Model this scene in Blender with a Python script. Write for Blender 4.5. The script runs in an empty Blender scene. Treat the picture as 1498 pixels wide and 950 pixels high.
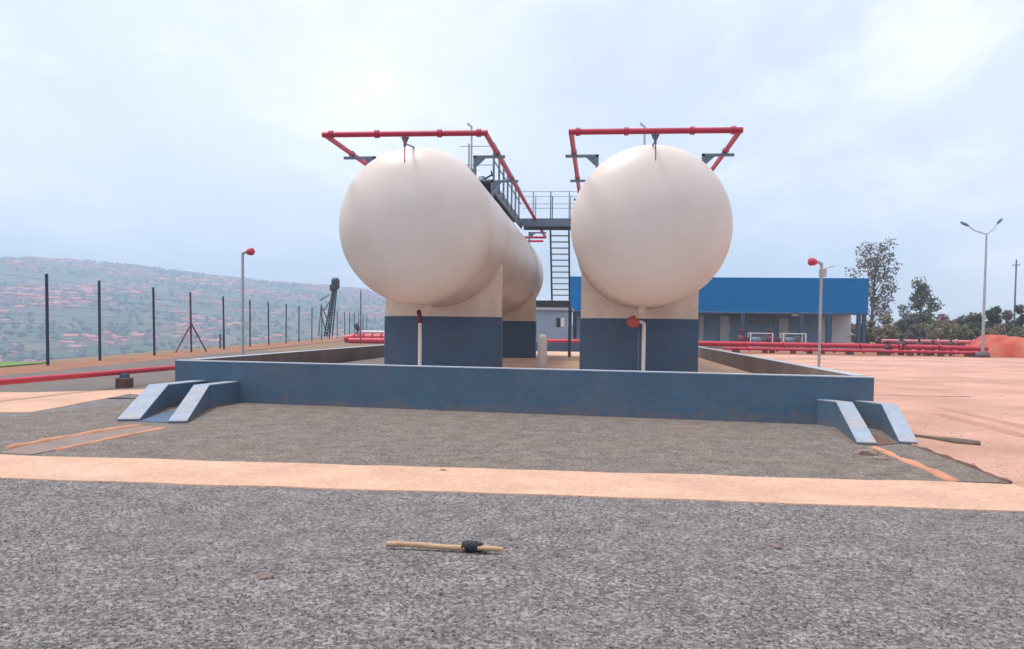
import bpy, math, random
from mathutils import Vector, Matrix, noise
R = math.radians
PI = math.pi
rnd = random.Random(7)
scene = bpy.context.scene
COL = scene.collection

# ------------------------------------------------------------------ camera calibration
# photograph coordinates (1498 x 950) are turned into rays; the camera stands at eye height on the gravel
W, H, F = 1498.0, 950.0, 1135.0
EYE = Vector((0, 0, 1.6))
TH, PH, RO = R(5.28), R(2.2), R(0.7)
PX = 770.0
fwd = Vector((-math.sin(TH) * math.cos(PH), math.cos(TH) * math.cos(PH), -math.sin(PH)))
r0 = fwd.cross(Vector((0, 0, 1))).normalized()
u0 = r0.cross(fwd).normalized()
rt = r0 * math.cos(RO) + u0 * math.sin(RO)      # horizon falls slightly to the right
up = u0 * math.cos(RO) - r0 * math.sin(RO)
ax = Vector((0, 1, 0))
_x = F * ax.dot(rt) / ax.dot(fwd)
_y = -F * ax.dot(up) / ax.dot(fwd)
PX = 875 - _x
PY = 481 - _y


def ray(x, y):
    return (fwd + rt * ((x - PX) / F) - up * ((y - PY) / F))


def G(x, y, z=0.0):
    d = ray(x, y)
    return EYE + d * ((z - EYE.z) / d.z)


def P(x, y, Y):
    d = ray(x, y)
    return EYE + d * (Y / d.y)


# ------------------------------------------------------------------ mesh builder
class MB:
    def __init__(self):
        self.v, self.f, self.s, self.m = [], [], [], []

    def add(self, verts, faces, smooth=False, mi=0):
        b = len(self.v)
        self.v += [tuple(p) for p in verts]
        for f in faces:
            self.f.append([b + i for i in f]); self.s.append(smooth); self.m.append(mi)
        return self

    def box(self, c, s, rz=0.0, mi=0, bev=0.0):
        c = Vector(c); hx, hy, hz = s[0] / 2, s[1] / 2, s[2] / 2
        M = Matrix.Rotation(rz, 3, 'Z')
        if bev <= 0:
            vs = [c + M @ Vector((x * hx, y * hy, z * hz)) for z in (-1, 1) for y in (-1, 1) for x in (-1, 1)]
            fs = [(0, 2, 3, 1), (4, 5, 7, 6), (0, 1, 5, 4), (2, 6, 7, 3), (0, 4, 6, 2), (1, 3, 7, 5)]
            return self.add(vs, fs, False, mi)
        b = min(bev, hx * .9, hy * .9, hz * .9)
        vs, idx = [], {}
        for sz in (-1, 1):
            for sy in (-1, 1):
                for sx in (-1, 1):
                    for k in range(3):
                        p = [sx * (hx - b), sy * (hy - b), sz * (hz - b)]
                        p[k] += (sx, sy, sz)[k] * b
                        idx[(sx, sy, sz, k)] = len(vs); vs.append(c + M @ Vector(p))
        fs = []
        for k in range(3):
            a, d = [(1, 2), (2, 0), (0, 1)][k]
            for s_ in (-1, 1):
                q = []
                for (p, r) in ((-1, -1), (1, -1), (1, 1), (-1, 1)):
                    t = [0, 0, 0]; t[k] = s_; t[a] = p; t[d] = r
                    q.append(idx[(t[0], t[1], t[2], k)])
                fs.append(q if s_ > 0 else q[::-1])
        for k in range(3):
            a, d = [(1, 2), (2, 0), (0, 1)][k]
            for p in (-1, 1):
                for r in (-1, 1):
                    q = []
                    for (kk, s_) in ((a, -1), (a, 1), (d, 1), (d, -1)):
                        t = [0, 0, 0]; t[a] = p; t[d] = r; t[k] = s_
                        q.append(idx[(t[0], t[1], t[2], kk)])
                    fs.append(q if p * r > 0 else q[::-1])
        for sx in (-1, 1):
            for sy in (-1, 1):
                for sz in (-1, 1):
                    q = [idx[(sx, sy, sz, k)] for k in range(3)]
                    fs.append(q if sx * sy * sz > 0 else q[::-1])
        return self.add(vs, fs, False, mi)

    def tube(self, pts, r, n=10, cap=True, mi=0, smooth=True):
        pts = [Vector(p) for p in pts]
        rs = r if isinstance(r, (list, tuple)) else [r] * len(pts)
        vs, fs = [], []
        t0 = (pts[1] - pts[0]).normalized()
        a = Vector((0, 0, 1)) if abs(t0.z) < .9 else Vector((1, 0, 0))
        nrm = t0.cross(a).normalized()
        for i, p in enumerate(pts):
            if i == 0: t = pts[1] - pts[0]
            elif i == len(pts) - 1: t = pts[-1] - pts[-2]
            else: t = (pts[i + 1] - p).normalized() + (p - pts[i - 1]).normalized()
            t = t.normalized()
            nrm = (nrm - t * nrm.dot(t)).normalized()
            bi = t.cross(nrm)
            k = 1.0
            if 0 < i < len(pts) - 1:
                c = max(.5, t.dot((pts[i + 1] - p).normalized())); k = 1 / c
            for j in range(n):
                an = 2 * PI * j / n
                vs.append(p + (nrm * math.cos(an) + bi * math.sin(an)) * rs[i])
        for i in range(len(pts) - 1):
            for j in range(n):
                fs.append((i * n + j, i * n + (j + 1) % n, (i + 1) * n + (j + 1) % n, (i + 1) * n + j))
        self.add(vs, fs, smooth, mi)
        if cap:
            m = len(pts) - 1
            self.add(vs[:n], [tuple(range(n))[::-1]], False, mi)
            self.add(vs[m * n:], [tuple(range(n))], False, mi)
        return self

    def lathe(self, o, axis, prof, n=24, mi=0, smooth=True):
        """prof: list of (along, radius) round axis starting at o"""
        o = Vector(o); t = Vector(axis).normalized()
        a = Vector((0, 0, 1)) if abs(t.z) < .9 else Vector((1, 0, 0))
        e1 = t.cross(a).normalized(); e2 = t.cross(e1)
        vs, fs = [], []
        for (s, r) in prof:
            for j in range(n):
                an = 2 * PI * j / n
                vs.append(o + t * s + (e1 * math.cos(an) + e2 * math.sin(an)) * max(r, 1e-4))
        for i in range(len(prof) - 1):
            for j in range(n):
                fs.append((i * n + j, i * n + (j + 1) % n, (i + 1) * n + (j + 1) % n, (i + 1) * n + j))
        return self.add(vs, fs, smooth, mi)

    def prism(self, poly, ext, mi=0):
        """polygon (3-D points) swept along ext"""
        n = len(poly); e = Vector(ext)
        a = [Vector(p) for p in poly]; b = [p + e for p in a]
        fs = [tuple(range(n))[::-1], tuple(range(n, 2 * n))]
        fs += [(i, (i + 1) % n, n + (i + 1) % n, n + i) for i in range(n)]
        return self.add(a + b, fs, False, mi)

    def build(self, name, mat, parent=None, loc=None):
        me = bpy.data.meshes.new(name)
        o_ = Vector((0, 0, 0))
        if loc is not None:
            o_ = Vector(loc)
        elif parent is not None:
            q = parent
            while q is not None:
                o_ = o_ + q.location; q = q.parent
        me.from_pydata([tuple(Vector(p) - o_) for p in self.v], [], self.f)
        for p, s, m in zip(me.polygons, self.s, self.m):
            p.use_smooth = s; p.material_index = m
        for m in (mat if isinstance(mat, (list, tuple)) else [mat]):
            me.materials.append(m)
        me.validate()
        import bmesh
        bm = bmesh.new(); bm.from_mesh(me)
        if len(bm.faces) < 60000 and name not in NOFIX:
            bmesh.ops.recalc_face_normals(bm, faces=bm.faces[:])
            bm.to_mesh(me)
        bm.free()
        o = bpy.data.objects.new(name, me); COL.objects.link(o)
        if parent is not None:
            o.parent = parent
        elif loc is not None:
            o.location = o_
        return o


NOFIX = {'ground', 'gravel', 'crown', 'foliage', 'far_town', 'far_trees'}


def thing(name, label, cat, loc, group=None):
    o = bpy.data.objects.new(name, None); COL.objects.link(o)
    o.location = loc; o.empty_display_size = .2
    o['label'] = label; o['category'] = cat
    if group: o['group'] = group
    return o


def tag(o, label, cat, group=None):
    o['label'] = label; o['category'] = cat
    if group: o['group'] = group
    return o


def kind(o, k, label=None):
    o['kind'] = k
    if label: o['label'] = label
    return o


def dup(root, loc, label, group=None):
    r = root.copy(); COL.objects.link(r); r.location = loc; r['label'] = label
    if group: r['group'] = group
    for ch in list(root.children):
        c = ch.copy(); COL.objects.link(c); c.parent = r
        for g in list(ch.children):
            d = g.copy(); COL.objects.link(d); d.parent = c
    return r


# ------------------------------------------------------------------ materials
def mat(name, c1, c2=None, scale=4.0, rough=.6, metal=0.0, bump=0.0, bscale=30.0, c3=None, s3=.5, k3=.5, detail=6.0, spec=.5, world=False, speck=0.0, splash=None):
    m = bpy.data.materials.new(name); m.use_nodes = True
    nt = m.node_tree; N = nt.nodes; L = nt.links
    b = N['Principled BSDF']
    b.inputs['Roughness'].default_value = rough; b.inputs['Metallic'].default_value = metal
    b.inputs['Specular IOR Level'].default_value = spec
    b.inputs['Base Color'].default_value = (*c1, 1)
    if world:
        g = N.new('ShaderNodeNewGeometry'); co = g.outputs['Position']
    else:
        g = N.new('ShaderNodeTexCoord'); co = g.outputs['Object']
    if c2:
        n = N.new('ShaderNodeTexNoise'); n.inputs['Scale'].default_value = scale; n.inputs['Detail'].default_value = detail
        n.inputs['Roughness'].default_value = .6
        L.new(co, n.inputs['Vector'])
        cr = N.new('ShaderNodeMapRange'); cr.inputs['From Min'].default_value = .32; cr.inputs['From Max'].default_value = .68
        L.new(n.outputs['Fac'], cr.inputs['Value'])
        mx = N.new('ShaderNodeMix'); mx.data_type = 'RGBA'
        mx.inputs[6].default_value = (*c1, 1); mx.inputs[7].default_value = (*c2, 1)
        L.new(cr.outputs[0], mx.inputs[0]); out = mx.outputs[2]
        if c3:
            n3 = N.new('ShaderNodeTexNoise'); n3.inputs['Scale'].default_value = s3; n3.inputs['Detail'].default_value = 5
            L.new(co, n3.inputs['Vector'])
            r3 = N.new('ShaderNodeMapRange'); r3.inputs['From Min'].default_value = .45; r3.inputs['From Max'].default_value = .7
            r3.inputs['To Max'].default_value = k3
            L.new(n3.outputs['Fac'], r3.inputs['Value'])
            m3 = N.new('ShaderNodeMix'); m3.data_type = 'RGBA'
            L.new(r3.outputs[0], m3.inputs[0]); L.new(out, m3.inputs[6]); m3.inputs[7].default_value = (*c3, 1)
            out = m3.outputs[2]
        if speck:
            n5 = N.new('ShaderNodeTexNoise'); n5.inputs['Scale'].default_value = 17; n5.inputs['Detail'].default_value = 8; n5.inputs['Roughness'].default_value = .75
            L.new(co, n5.inputs['Vector'])
            r5 = N.new('ShaderNodeMapRange'); r5.inputs['From Min'].default_value = .36; r5.inputs['From Max'].default_value = .64
            r5.inputs['To Min'].default_value = 1 - speck; r5.inputs['To Max'].default_value = 1 + speck * .7
            L.new(n5.outputs['Fac'], r5.inputs['Value'])
            h5 = N.new('ShaderNodeHueSaturation'); L.new(r5.outputs[0], h5.inputs['Value']); L.new(out, h5.inputs['Color']); out = h5.outputs[0]
        if splash:
            # red soil splashed up by the rain in ragged patches
            sz = N.new('ShaderNodeSeparateXYZ'); L.new(co, sz.inputs[0])
            n6 = N.new('ShaderNodeTexNoise'); n6.inputs['Scale'].default_value = 2.6; n6.inputs['Detail'].default_value = 9; n6.inputs['Roughness'].default_value = .7
            L.new(co, n6.inputs['Vector'])
            z6 = N.new('ShaderNodeMapRange'); z6.inputs['From Min'].default_value = .0; z6.inputs['From Max'].default_value = .42; z6.inputs['To Min'].default_value = .20; z6.inputs['To Max'].default_value = -.12
            L.new(sz.outputs[2], z6.inputs['Value'])
            a6 = N.new('ShaderNodeMath'); a6.operation = 'ADD'; L.new(n6.outputs['Fac'], a6.inputs[0]); L.new(z6.outputs[0], a6.inputs[1])
            r6 = N.new('ShaderNodeMapRange'); r6.inputs['From Min'].default_value = .56; r6.inputs['From Max'].default_value = .78; r6.inputs['To Max'].default_value = .55
            L.new(a6.outputs[0], r6.inputs['Value'])
            m6 = N.new('ShaderNodeMix'); m6.data_type = 'RGBA'; L.new(r6.outputs[0], m6.inputs[0]); L.new(out, m6.inputs[6]); m6.inputs[7].default_value = (*splash, 1); out = m6.outputs[2]
        L.new(out, b.inputs['Base Color'])
    if bump:
        nb = N.new('ShaderNodeTexNoise'); nb.inputs['Scale'].default_value = bscale; nb.inputs['Detail'].default_value = 4
        L.new(co, nb.inputs['Vector'])
        bp = N.new('ShaderNodeBump'); bp.inputs['Strength'].default_value = bump; bp.inputs['Distance'].default_value = .02
        L.new(nb.outputs['Fac'], bp.inputs['Height']); L.new(bp.outputs[0], b.inputs['Normal'])
    return m


def gravel_mat(name, dark, light, tint, cell=.022, soil=None, soil_k=.0):
    """loose crushed stone: cells of varied stone colour with a bumpy surface"""
    m = bpy.data.materials.new(name); m.use_nodes = True
    nt = m.node_tree; N = nt.nodes; L = nt.links
    b = N['Principled BSDF']; b.inputs['Roughness'].default_value = .9; b.inputs['Specular IOR Level'].default_value = .25
    g = N.new('ShaderNodeNewGeometry')
    nz = N.new('ShaderNodeTexNoise'); nz.inputs['Scale'].default_value = 40; L.new(g.outputs['Position'], nz.inputs['Vector'])
    ad = N.new('ShaderNodeMixRGB'); ad.blend_type = 'LINEAR_LIGHT'; ad.inputs[0].default_value = .012
    L.new(g.outputs['Position'], ad.inputs[1]); L.new(nz.outputs['Color'], ad.inputs[2])
    v = N.new('ShaderNodeTexVoronoi'); v.inputs['Scale'].default_value = 1 / cell; L.new(ad.outputs[0], v.inputs['Vector'])
    sep = N.new('ShaderNodeSeparateColor'); L.new(v.outputs['Color'], sep.inputs[0])
    ramp = N.new('ShaderNodeValToRGB'); e = ramp.color_ramp.elements
    e[0].position = 0; e[0].color = (*dark, 1); e[1].position = 1; e[1].color = (*light, 1)
    k = e.new(.55); k.color = (*tint, 1)
    L.new(sep.outputs[0], ramp.inputs[0])
    # broad patches where finer dust or soil lies between the stones
    n2 = N.new('ShaderNodeTexNoise'); n2.inputs['Scale'].default_value = .45; n2.inputs['Detail'].default_value = 8; n2.inputs['Roughness'].default_value = .65
    L.new(g.outputs['Position'], n2.inputs['Vector'])
    mr = N.new('ShaderNodeMapRange'); mr.inputs['From Min'].default_value = .42; mr.inputs['From Max'].default_value = .72; mr.inputs['To Max'].default_value = soil_k
    L.new(n2.outputs['Fac'], mr.inputs['Value'])
    mx = N.new('ShaderNodeMix'); mx.data_type = 'RGBA'; L.new(mr.outputs[0], mx.inputs[0]); L.new(ramp.outputs[0], mx.inputs[6])
    mx.inputs[7].default_value = (*(soil or tint), 1)
    n4 = N.new('ShaderNodeTexNoise'); n4.inputs['Scale'].default_value = 3.2; n4.inputs['Detail'].default_value = 6
    L.new(g.outputs['Position'], n4.inputs['Vector'])
    hs = N.new('ShaderNodeHueSaturation')
    m4 = N.new('ShaderNodeMapRange'); m4.inputs['From Min'].default_value = .3; m4.inputs['From Max'].default_value = .7; m4.inputs['To Min'].default_value = .8; m4.inputs['To Max'].default_value = 1.22
    L.new(n4.outputs['Fac'], m4.inputs['Value']); L.new(m4.outputs[0], hs.inputs['Value']); L.new(mx.outputs[2], hs.inputs['Color'])
    L.new(hs.outputs[0], b.inputs['Base Color'])
    bp = N.new('ShaderNodeBump'); bp.inputs['Strength'].default_value = .12; bp.inputs['Distance'].default_value = cell * .2; bp.invert = True
    L.new(v.outputs['Distance'], bp.inputs['Height']); L.new(bp.outputs[0], b.inputs['Normal'])
    return m


M = {}
M['gravel_near'] = gravel_mat('foreground_gravel', (.07, .064, .066), (.28, .26, .265), (.15, .137, .14), .020, (.17, .135, .12), .5)
M['gravel_brown'] = gravel_mat('brown_gravel', (.07, .061, .056), (.25, .22, .20), (.14, .12, .108), .020, (.18, .125, .095), .6)
M['strip'] = mat('grey_ballast', (.12, .11, .11), (.17, .15, .145), 9, .95, c3=(.20, .15, .12), s3=.7, k3=.7, spec=.1, world=True)
M['path'] = mat('path_concrete', (.59, .385, .285), (.50, .315, .23), 1.6, .95, bump=.35, bscale=60, c3=(.42, .265, .19), s3=.7, k3=.6, spec=.2, world=True, speck=.16)
M['yard'] = mat('yard_earth', (.58, .345, .275), (.49, .28, .22), .9, .95, bump=.5, bscale=40, c3=(.33, .195, .14), s3=.28, k3=.8, spec=.2, world=True, speck=.2)
M['soil'] = mat('red_soil', (.34, .155, .095), (.24, .115, .075), 2.5, .95, bump=.6, bscale=25, c3=(.18, .12, .08), s3=.6, k3=.7, spec=.2, world=True)
M['floor'] = mat('bund_floor', (.62, .40, .29), (.50, .33, .24), 1.2, .9, bump=.3, bscale=30, c3=(.38, .26, .19), s3=.5, k3=.6, spec=.3, world=True)
M['wall_blue'] = mat('blue_wall_paint', (.069, .130, .206), (.058, .112, .180), 1.3, .65, bump=.25, bscale=22, c3=(.115, .135, .165), s3=1.1, k3=.6, spec=.35, world=True, speck=.12, splash=(.21, .15, .125))
M['pier_blue'] = mat('blue_pier_paint', (.062, .114, .198), (.052, .097, .170), 1.5, .6, bump=.15, bscale=20, c3=(.09, .115, .15), s3=1.2, k3=.55, spec=.35, speck=.1)
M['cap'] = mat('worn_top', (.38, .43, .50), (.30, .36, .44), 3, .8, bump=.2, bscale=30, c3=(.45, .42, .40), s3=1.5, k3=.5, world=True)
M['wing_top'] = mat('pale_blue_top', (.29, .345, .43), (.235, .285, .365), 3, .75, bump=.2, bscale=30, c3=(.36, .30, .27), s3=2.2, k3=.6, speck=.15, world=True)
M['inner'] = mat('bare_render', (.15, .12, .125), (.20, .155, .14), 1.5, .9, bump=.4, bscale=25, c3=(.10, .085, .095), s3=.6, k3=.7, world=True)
M['tank'] = mat('cream_paint', (.665, .605, .57), (.635, .57, .53), .9, .38, bump=.04, bscale=3, c3=(.55, .47, .42), s3=.8, k3=.5, spec=.4)
M['cream'] = mat('cream_concrete', (.76, .67, .60), (.69, .60, .53), 2, .8, bump=.2, bscale=25, c3=(.50, .41, .345), s3=1.6, k3=.5, speck=.1)
M['red'] = mat('red_pipe_paint', (.47, .018, .065), (.38, .016, .055), 3, .45, c3=(.30, .03, .055), s3=1, k3=.5)
M['red2'] = mat('signal_red', (.52, .028, .06), (.40, .024, .05), 3, .45)
M['steel'] = mat('grey_steel', (.15, .195, .25), (.11, .15, .195), 5, .55, metal=.1)
M['galv'] = mat('galvanised', (.42, .43, .44), (.32, .33, .35), 4, .5, metal=.4)
M['dark'] = mat('dark_post', (.022, .030, .055), (.032, .038, .06), 4, .6)
M['rust'] = mat('red_brown_post', (.15, .035, .05), (.1, .03, .045), 4, .7)
M['white'] = mat('white_paint', (.82, .79, .77), (.74, .70, .68), 4, .6, c3=(.6, .52, .46), s3=2, k3=.4)
M['wood'] = mat('weathered_wood', (.50, .33, .21), (.38, .24, .15), 14, .85, bump=.5, bscale=60)
M['rag'] = mat('black_rag', (.02, .022, .028), (.032, .034, .04), 20, .95, bump=.8, bscale=50)
M['stone'] = mat('brown_stone', (.20, .14, .115), (.30, .22, .19), 30, .9, bump=.7, bscale=40)
M['kerb'] = mat('brick_kerb', (.52, .25, .15), (.42, .19, .115), 3, .9, bump=.4, bscale=30, world=True)
M['ditch'] = mat('ditch_bed', (.24, .175, .155), (.18, .14, .13), 3, .95, bump=.6, bscale=25, c3=(.3, .17, .115), s3=1, k3=.6, world=True)
M['brick'] = mat('dark_brick', (.16, .075, .055), (.1, .05, .04), 6, .95, bump=.5, bscale=20)
M['shed_wall'] = mat('blue_grey_wall', (.27, .37, .48), (.23, .32, .43), .8, .8, c3=(.26, .32, .38), s3=.4, k3=.5)
M['shed_col'] = mat('column_blue', (.035, .07, .13), (.045, .085, .15), 1, .6)
M['door_w'] = mat('white_door', (.70, .66, .64), (.62, .59, .58), 1, .6)
M['glass'] = mat('dark_glass', (.03, .04, .05), None, rough=.15)
M['bark'] = mat('bark', (.10, .075, .06), (.16, .12, .10), 8, .9, bump=.5, bscale=12)
M['redbank'] = mat('red_earth', (.50, .075, .055), (.36, .06, .045), 1.6, .95, bump=.6, bscale=8, c3=(.42, .16, .095), s3=.7, k3=.9, speck=.35, world=True)
M['town'] = mat('town_walls', (.52, .33, .27), (.40, .24, .19), .02, .9, world=True)
M['townroof'] = mat('town_roofs', (.50, .12, .09), (.40, .17, .13), .03, .9, world=True)
M['far_tree'] = mat('far_foliage', (.035, .06, .028), (.06, .08, .035), .05, .9, world=True)


def roof_mat():
    m = mat('blue_sheet_roof', (.005, .17, .43), (.005, .15, .39), .6, .6, spec=.15)
    nt = m.node_tree; N = nt.nodes; L = nt.links; b = N['Principled BSDF']
    t = N.new('ShaderNodeTexCoord'); w = N.new('ShaderNodeTexWave'); w.inputs['Scale'].default_value = 1.6
    L.new(t.outputs['Object'], w.inputs['Vector'])
    bp = N.new('ShaderNodeBump'); bp.inputs['Distance'].default_value = .03; bp.inputs['Strength'].default_value = .6
    L.new(w.outputs['Fac'], bp.inputs['Height']); L.new(bp.outputs[0], b.inputs['Normal'])
    return m


M['roof'] = roof_mat()
M['valvegrey'] = mat('dull_grey_paint', (.13, .10, .11), (.08, .06, .07), 3, .8, spec=.1)


def leaf_mat(name, c1, c2):
    m = bpy.data.materials.new(name); m.use_nodes = True
    N = m.node_tree.nodes; L = m.node_tree.links; b = N['Principled BSDF']; b.inputs['Roughness'].default_value = .7
    g = N.new('ShaderNodeNewGeometry'); r = N.new('ShaderNodeValToRGB')
    r.color_ramp.elements[0].color = (*c1, 1); r.color_ramp.elements[1].color = (*c2, 1)
    L.new(g.outputs['Random Per Island'], r.inputs[0]); L.new(r.outputs[0], b.inputs['Base Color'])
    tr = N.new('ShaderNodeBsdfTranslucent'); L.new(r.outputs[0], tr.inputs['Color'])
    mx = N.new('ShaderNodeMixShader'); mx.inputs[0].default_value = .4
    L.new(b.outputs[0], mx.inputs[1]); L.new(tr.outputs[0], mx.inputs[2]); L.new(mx.outputs[0], N['Material Output'].inputs[0])
    return m


M['leaf_grey'] = leaf_mat('grey_green_leaf', (.11, .11, .095), (.20, .19, .165))
M['leaf_dark'] = leaf_mat('dark_leaf', (.065, .085, .06), (.13, .155, .105))
M['leaf_olive'] = leaf_mat('olive_leaf', (.135, .14, .075), (.24, .235, .135))
M['leaf_brown'] = leaf_mat('dry_leaf', (.175, .145, .10), (.27, .22, .155))
M['leaf_pink'] = leaf_mat('blossom_leaf', (.16, .07, .10), (.22, .11, .13))


def terrain_mat():
    m = bpy.data.materials.new('terrain'); m.use_nodes = True
    nt = m.node_tree; N = nt.nodes; L = nt.links; b = N['Principled BSDF']; b.inputs['Roughness'].default_value = .95; b.inputs['Specular IOR Level'].default_value = .15
    g = N.new('ShaderNodeNewGeometry')
    def nz(sc, d=6):
        n = N.new('ShaderNodeTexNoise'); n.inputs['Scale'].default_value = sc; n.inputs['Detail'].default_value = d; L.new(g.outputs['Position'], n.inputs['Vector']); return n.outputs['Fac']
    def rng(s, a, c, t0=0., t1=1.):
        r = N.new('ShaderNodeMapRange'); r.inputs['From Min'].default_value = a; r.inputs['From Max'].default_value = c; r.inputs['To Min'].default_value = t0; r.inputs['To Max'].default_value = t1; L.new(s, r.inputs['Value']); return r.outputs[0]
    def mix(f, a, c):
        x = N.new('ShaderNodeMix'); x.data_type = 'RGBA'; L.new(f, x.inputs[0])
        for i, q in ((6, a), (7, c)):
            if isinstance(q, tuple): x.inputs[i].default_value = (*q, 1)
            else: L.new(q, x.inputs[i])
        return x.outputs[2]
    # grassy and wooded slopes with bare red patches far out; dry brown earth near
    far = mix(rng(nz(.012), .4, .62), (.05, .075, .04), (.09, .095, .05))
    far = mix(rng(nz(.02, 8), .52, .62, 0, .8), far, (.20, .12, .085))
    near = mix(rng(nz(.35), .4, .62), (.24, .155, .11), (.17, .135, .085))
    ln = N.new('ShaderNodeVectorMath'); ln.operation = 'LENGTH'; L.new(g.outputs['Position'], ln.inputs[0])
    L.new(mix(rng(ln.outputs['Value'], 90, 260), near, far), b.inputs['Base Color'])
    return m


M['terrain'] = terrain_mat()

# ------------------------------------------------------------------ key lines of the site
fence_a, fence_b = G(70, 535), G(482, 497)
fdir = (fence_b - fence_a).normalized(); fnor = Vector((-fdir.y, fdir.x, 0))     # points to the left, away from the site


def outside(p):
    return (p - fence_a).dot(fnor)


def smooth(a, b, x):
    t = min(1, max(0, (x - a) / (b - a))); return t * t * (3 - 2 * t)


RIDGE = [(-40, .075), (-200, .08), (45, .079), (160, .072), (290, .062), (400, .052), (500, .046), (560, .041), (700, .034), (800, .024), (875, .012), (960, .004), (1100, .0)]


def ridge(xpix):
    pts = sorted(RIDGE)
    if xpix <= pts[0][0]: return pts[0][1]
    for (a, ea), (b, eb) in zip(pts, pts[1:]):
        if a <= xpix <= b: return ea + (eb - ea) * (xpix - a) / (b - a)
    return 0.0


def terrain_z(x, y):
    p = Vector((x, y, 0)); s = outside(p); r = p.length
    if s < 1.0: return -.03
    d = p.normalized()
    c = d.dot(fwd)
    xp = PX + F * d.dot(rt) / c if c > .15 else -900
    z = -.03 - .06 * min(s - 1, 9) - 48 * smooth(4, 150, s)
    e = ridge(xp) * max(.3, min(1, c / fwd.xy.length))
    hill = -48 + (e * 2200 + 49.6) * smooth(600, 2250, r) ** .8
    if r > 2250: hill -= (r - 2250) * .05
    n_ = noise.noise(Vector((x * .004, y * .004, 3))) * 9 + noise.noise(Vector((x * .012, y * .012, 7))) * 3.5
    k = smooth(450, 900, r)
    z = max(z, -48.0)
    return z * (1 - smooth(450, 800, r)) + hill * smooth(450, 800, r) + n_ * k * smooth(20, 200, s) * (1 - smooth(1900, 2250, r) * .75)


def build_ground():
    mb = MB(); rad = [0.0] + [.8 * (1.062 ** i) for i in range(1, 146)]
    rad = [q for q in rad if q < 3600]
    az = [-PI + 2 * PI * i / 420 for i in range(421)]
    vs = []
    for q in rad:
        for a in az:
            x, y = q * math.sin(a), q * math.cos(a)
            vs.append((x, y, terrain_z(x, y)))
    n = len(az); fs = [(i * n + j, i * n + j + 1, (i + 1) * n + j + 1, (i + 1) * n + j) for i in range(len(rad) - 1) for j in range(n - 1)]
    # merge away the seam: last column repeats the first position, harmless
    mb.add(vs, fs, True)
    o = mb.build('ground', M['terrain']); kind(o, 'structure')


build_ground()


def wavy(a, b, amp, step=.35, seed=0):
    a, b = Vector(a), Vector(b); n = max(2, int((b - a).length / step)); t = (b - a).normalized(); nn = Vector((-t.y, t.x, 0))
    out = []
    for i in range(n):
        p = a + (b - a) * (i / n)
        w = noise.noise(Vector((p.x * 1.3, p.y * 1.3, seed))) * amp + noise.noise(Vector((p.x * 5, p.y * 5, seed + 9))) * amp * .5
        out.append(p + nn * w)
    return out


def sheet(name, corners, z, m, amp=.05, seed=0, label=None, k='structure'):
    pts = []
    for i, c in enumerate(corners):
        pts += wavy(c, corners[(i + 1) % len(corners)], amp, seed=seed) if amp else [Vector(c)]
    import bmesh
    bm = bmesh.new()
    vs = [bm.verts.new((p.x, p.y, z)) for p in pts]
    bm.faces.new(vs); bmesh.ops.triangulate(bm, faces=bm.faces[:])
    bmesh.ops.recalc_face_normals(bm, faces=bm.faces[:])
    for f in bm.faces:
        if f.normal.z < 0: f.normal_flip()
    # the sheet's edge runs down into the ground at a slant, so nothing shows below it
    area = sum(a.x * b.y - b.x * a.y for a, b in zip(pts, pts[1:] + pts[:1]))
    sg = 1 if area > 0 else -1
    lo = []
    for i, p in enumerate(pts):
        t = (pts[(i + 1) % len(pts)] - pts[i - 1]).normalized()
        lo.append(bm.verts.new((p.x + t.y * sg * .012, p.y - t.x * sg * .012, -.025)))
    if z > .0:
        for i in range(len(pts)):
            j = (i + 1) % len(pts)
            bm.faces.new((vs[i], lo[i], lo[j], vs[j]) if sg > 0 else (vs[j], lo[j], lo[i], vs[i]))
    else:
        for v in lo: bm.verts.remove(v)
    me = bpy.data.meshes.new(name); bm.to_mesh(me); bm.free(); me.materials.append(m)
    o = bpy.data.objects.new(name, me); COL.objects.link(o); o['kind'] = k
    return o


WT, FLOOR = .84, .37
A, B = G(256, 527, WT), G(1279, 552, WT)          # outer front corners of the bund wall
A.z = B.z = 0
REAR = 41.0
# ground covers
sheet('gravel_ground', [(-45, -10, 0), (45, -10, 0), (45, 9, 0), (B.x + 6, B.y + 1, 0), (B.x, A.y + 1, 0), (A.x, A.y + 1, 0), (-25, A.y - 1, 0), (-45, 12, 0)], 0.0, M['gravel_near'], 0)
fl = fence_a - fnor * 1.2
sheet('gravel_strip', [(A.x + .3, A.y + .5, 0), (A.x + .3, REAR + 4, 0), fl + fdir * 18, fl, fl - fdir * 22, (-32, A.y - 3, 0)], .003, M['strip'], .1, 3)
pa, pb, pc, pd = G(45, 702), G(1494, 748), G(1494, 710), G(45, 668)
t1 = (pb - pa).normalized(); t2 = (pc - pd).normalized()
sheet('footpath', [pa - t1 * 9, pb + t1 * 9, pc + t2 * 9, pd - t2 * 9], .012, M['path'], .06, 2)
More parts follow.
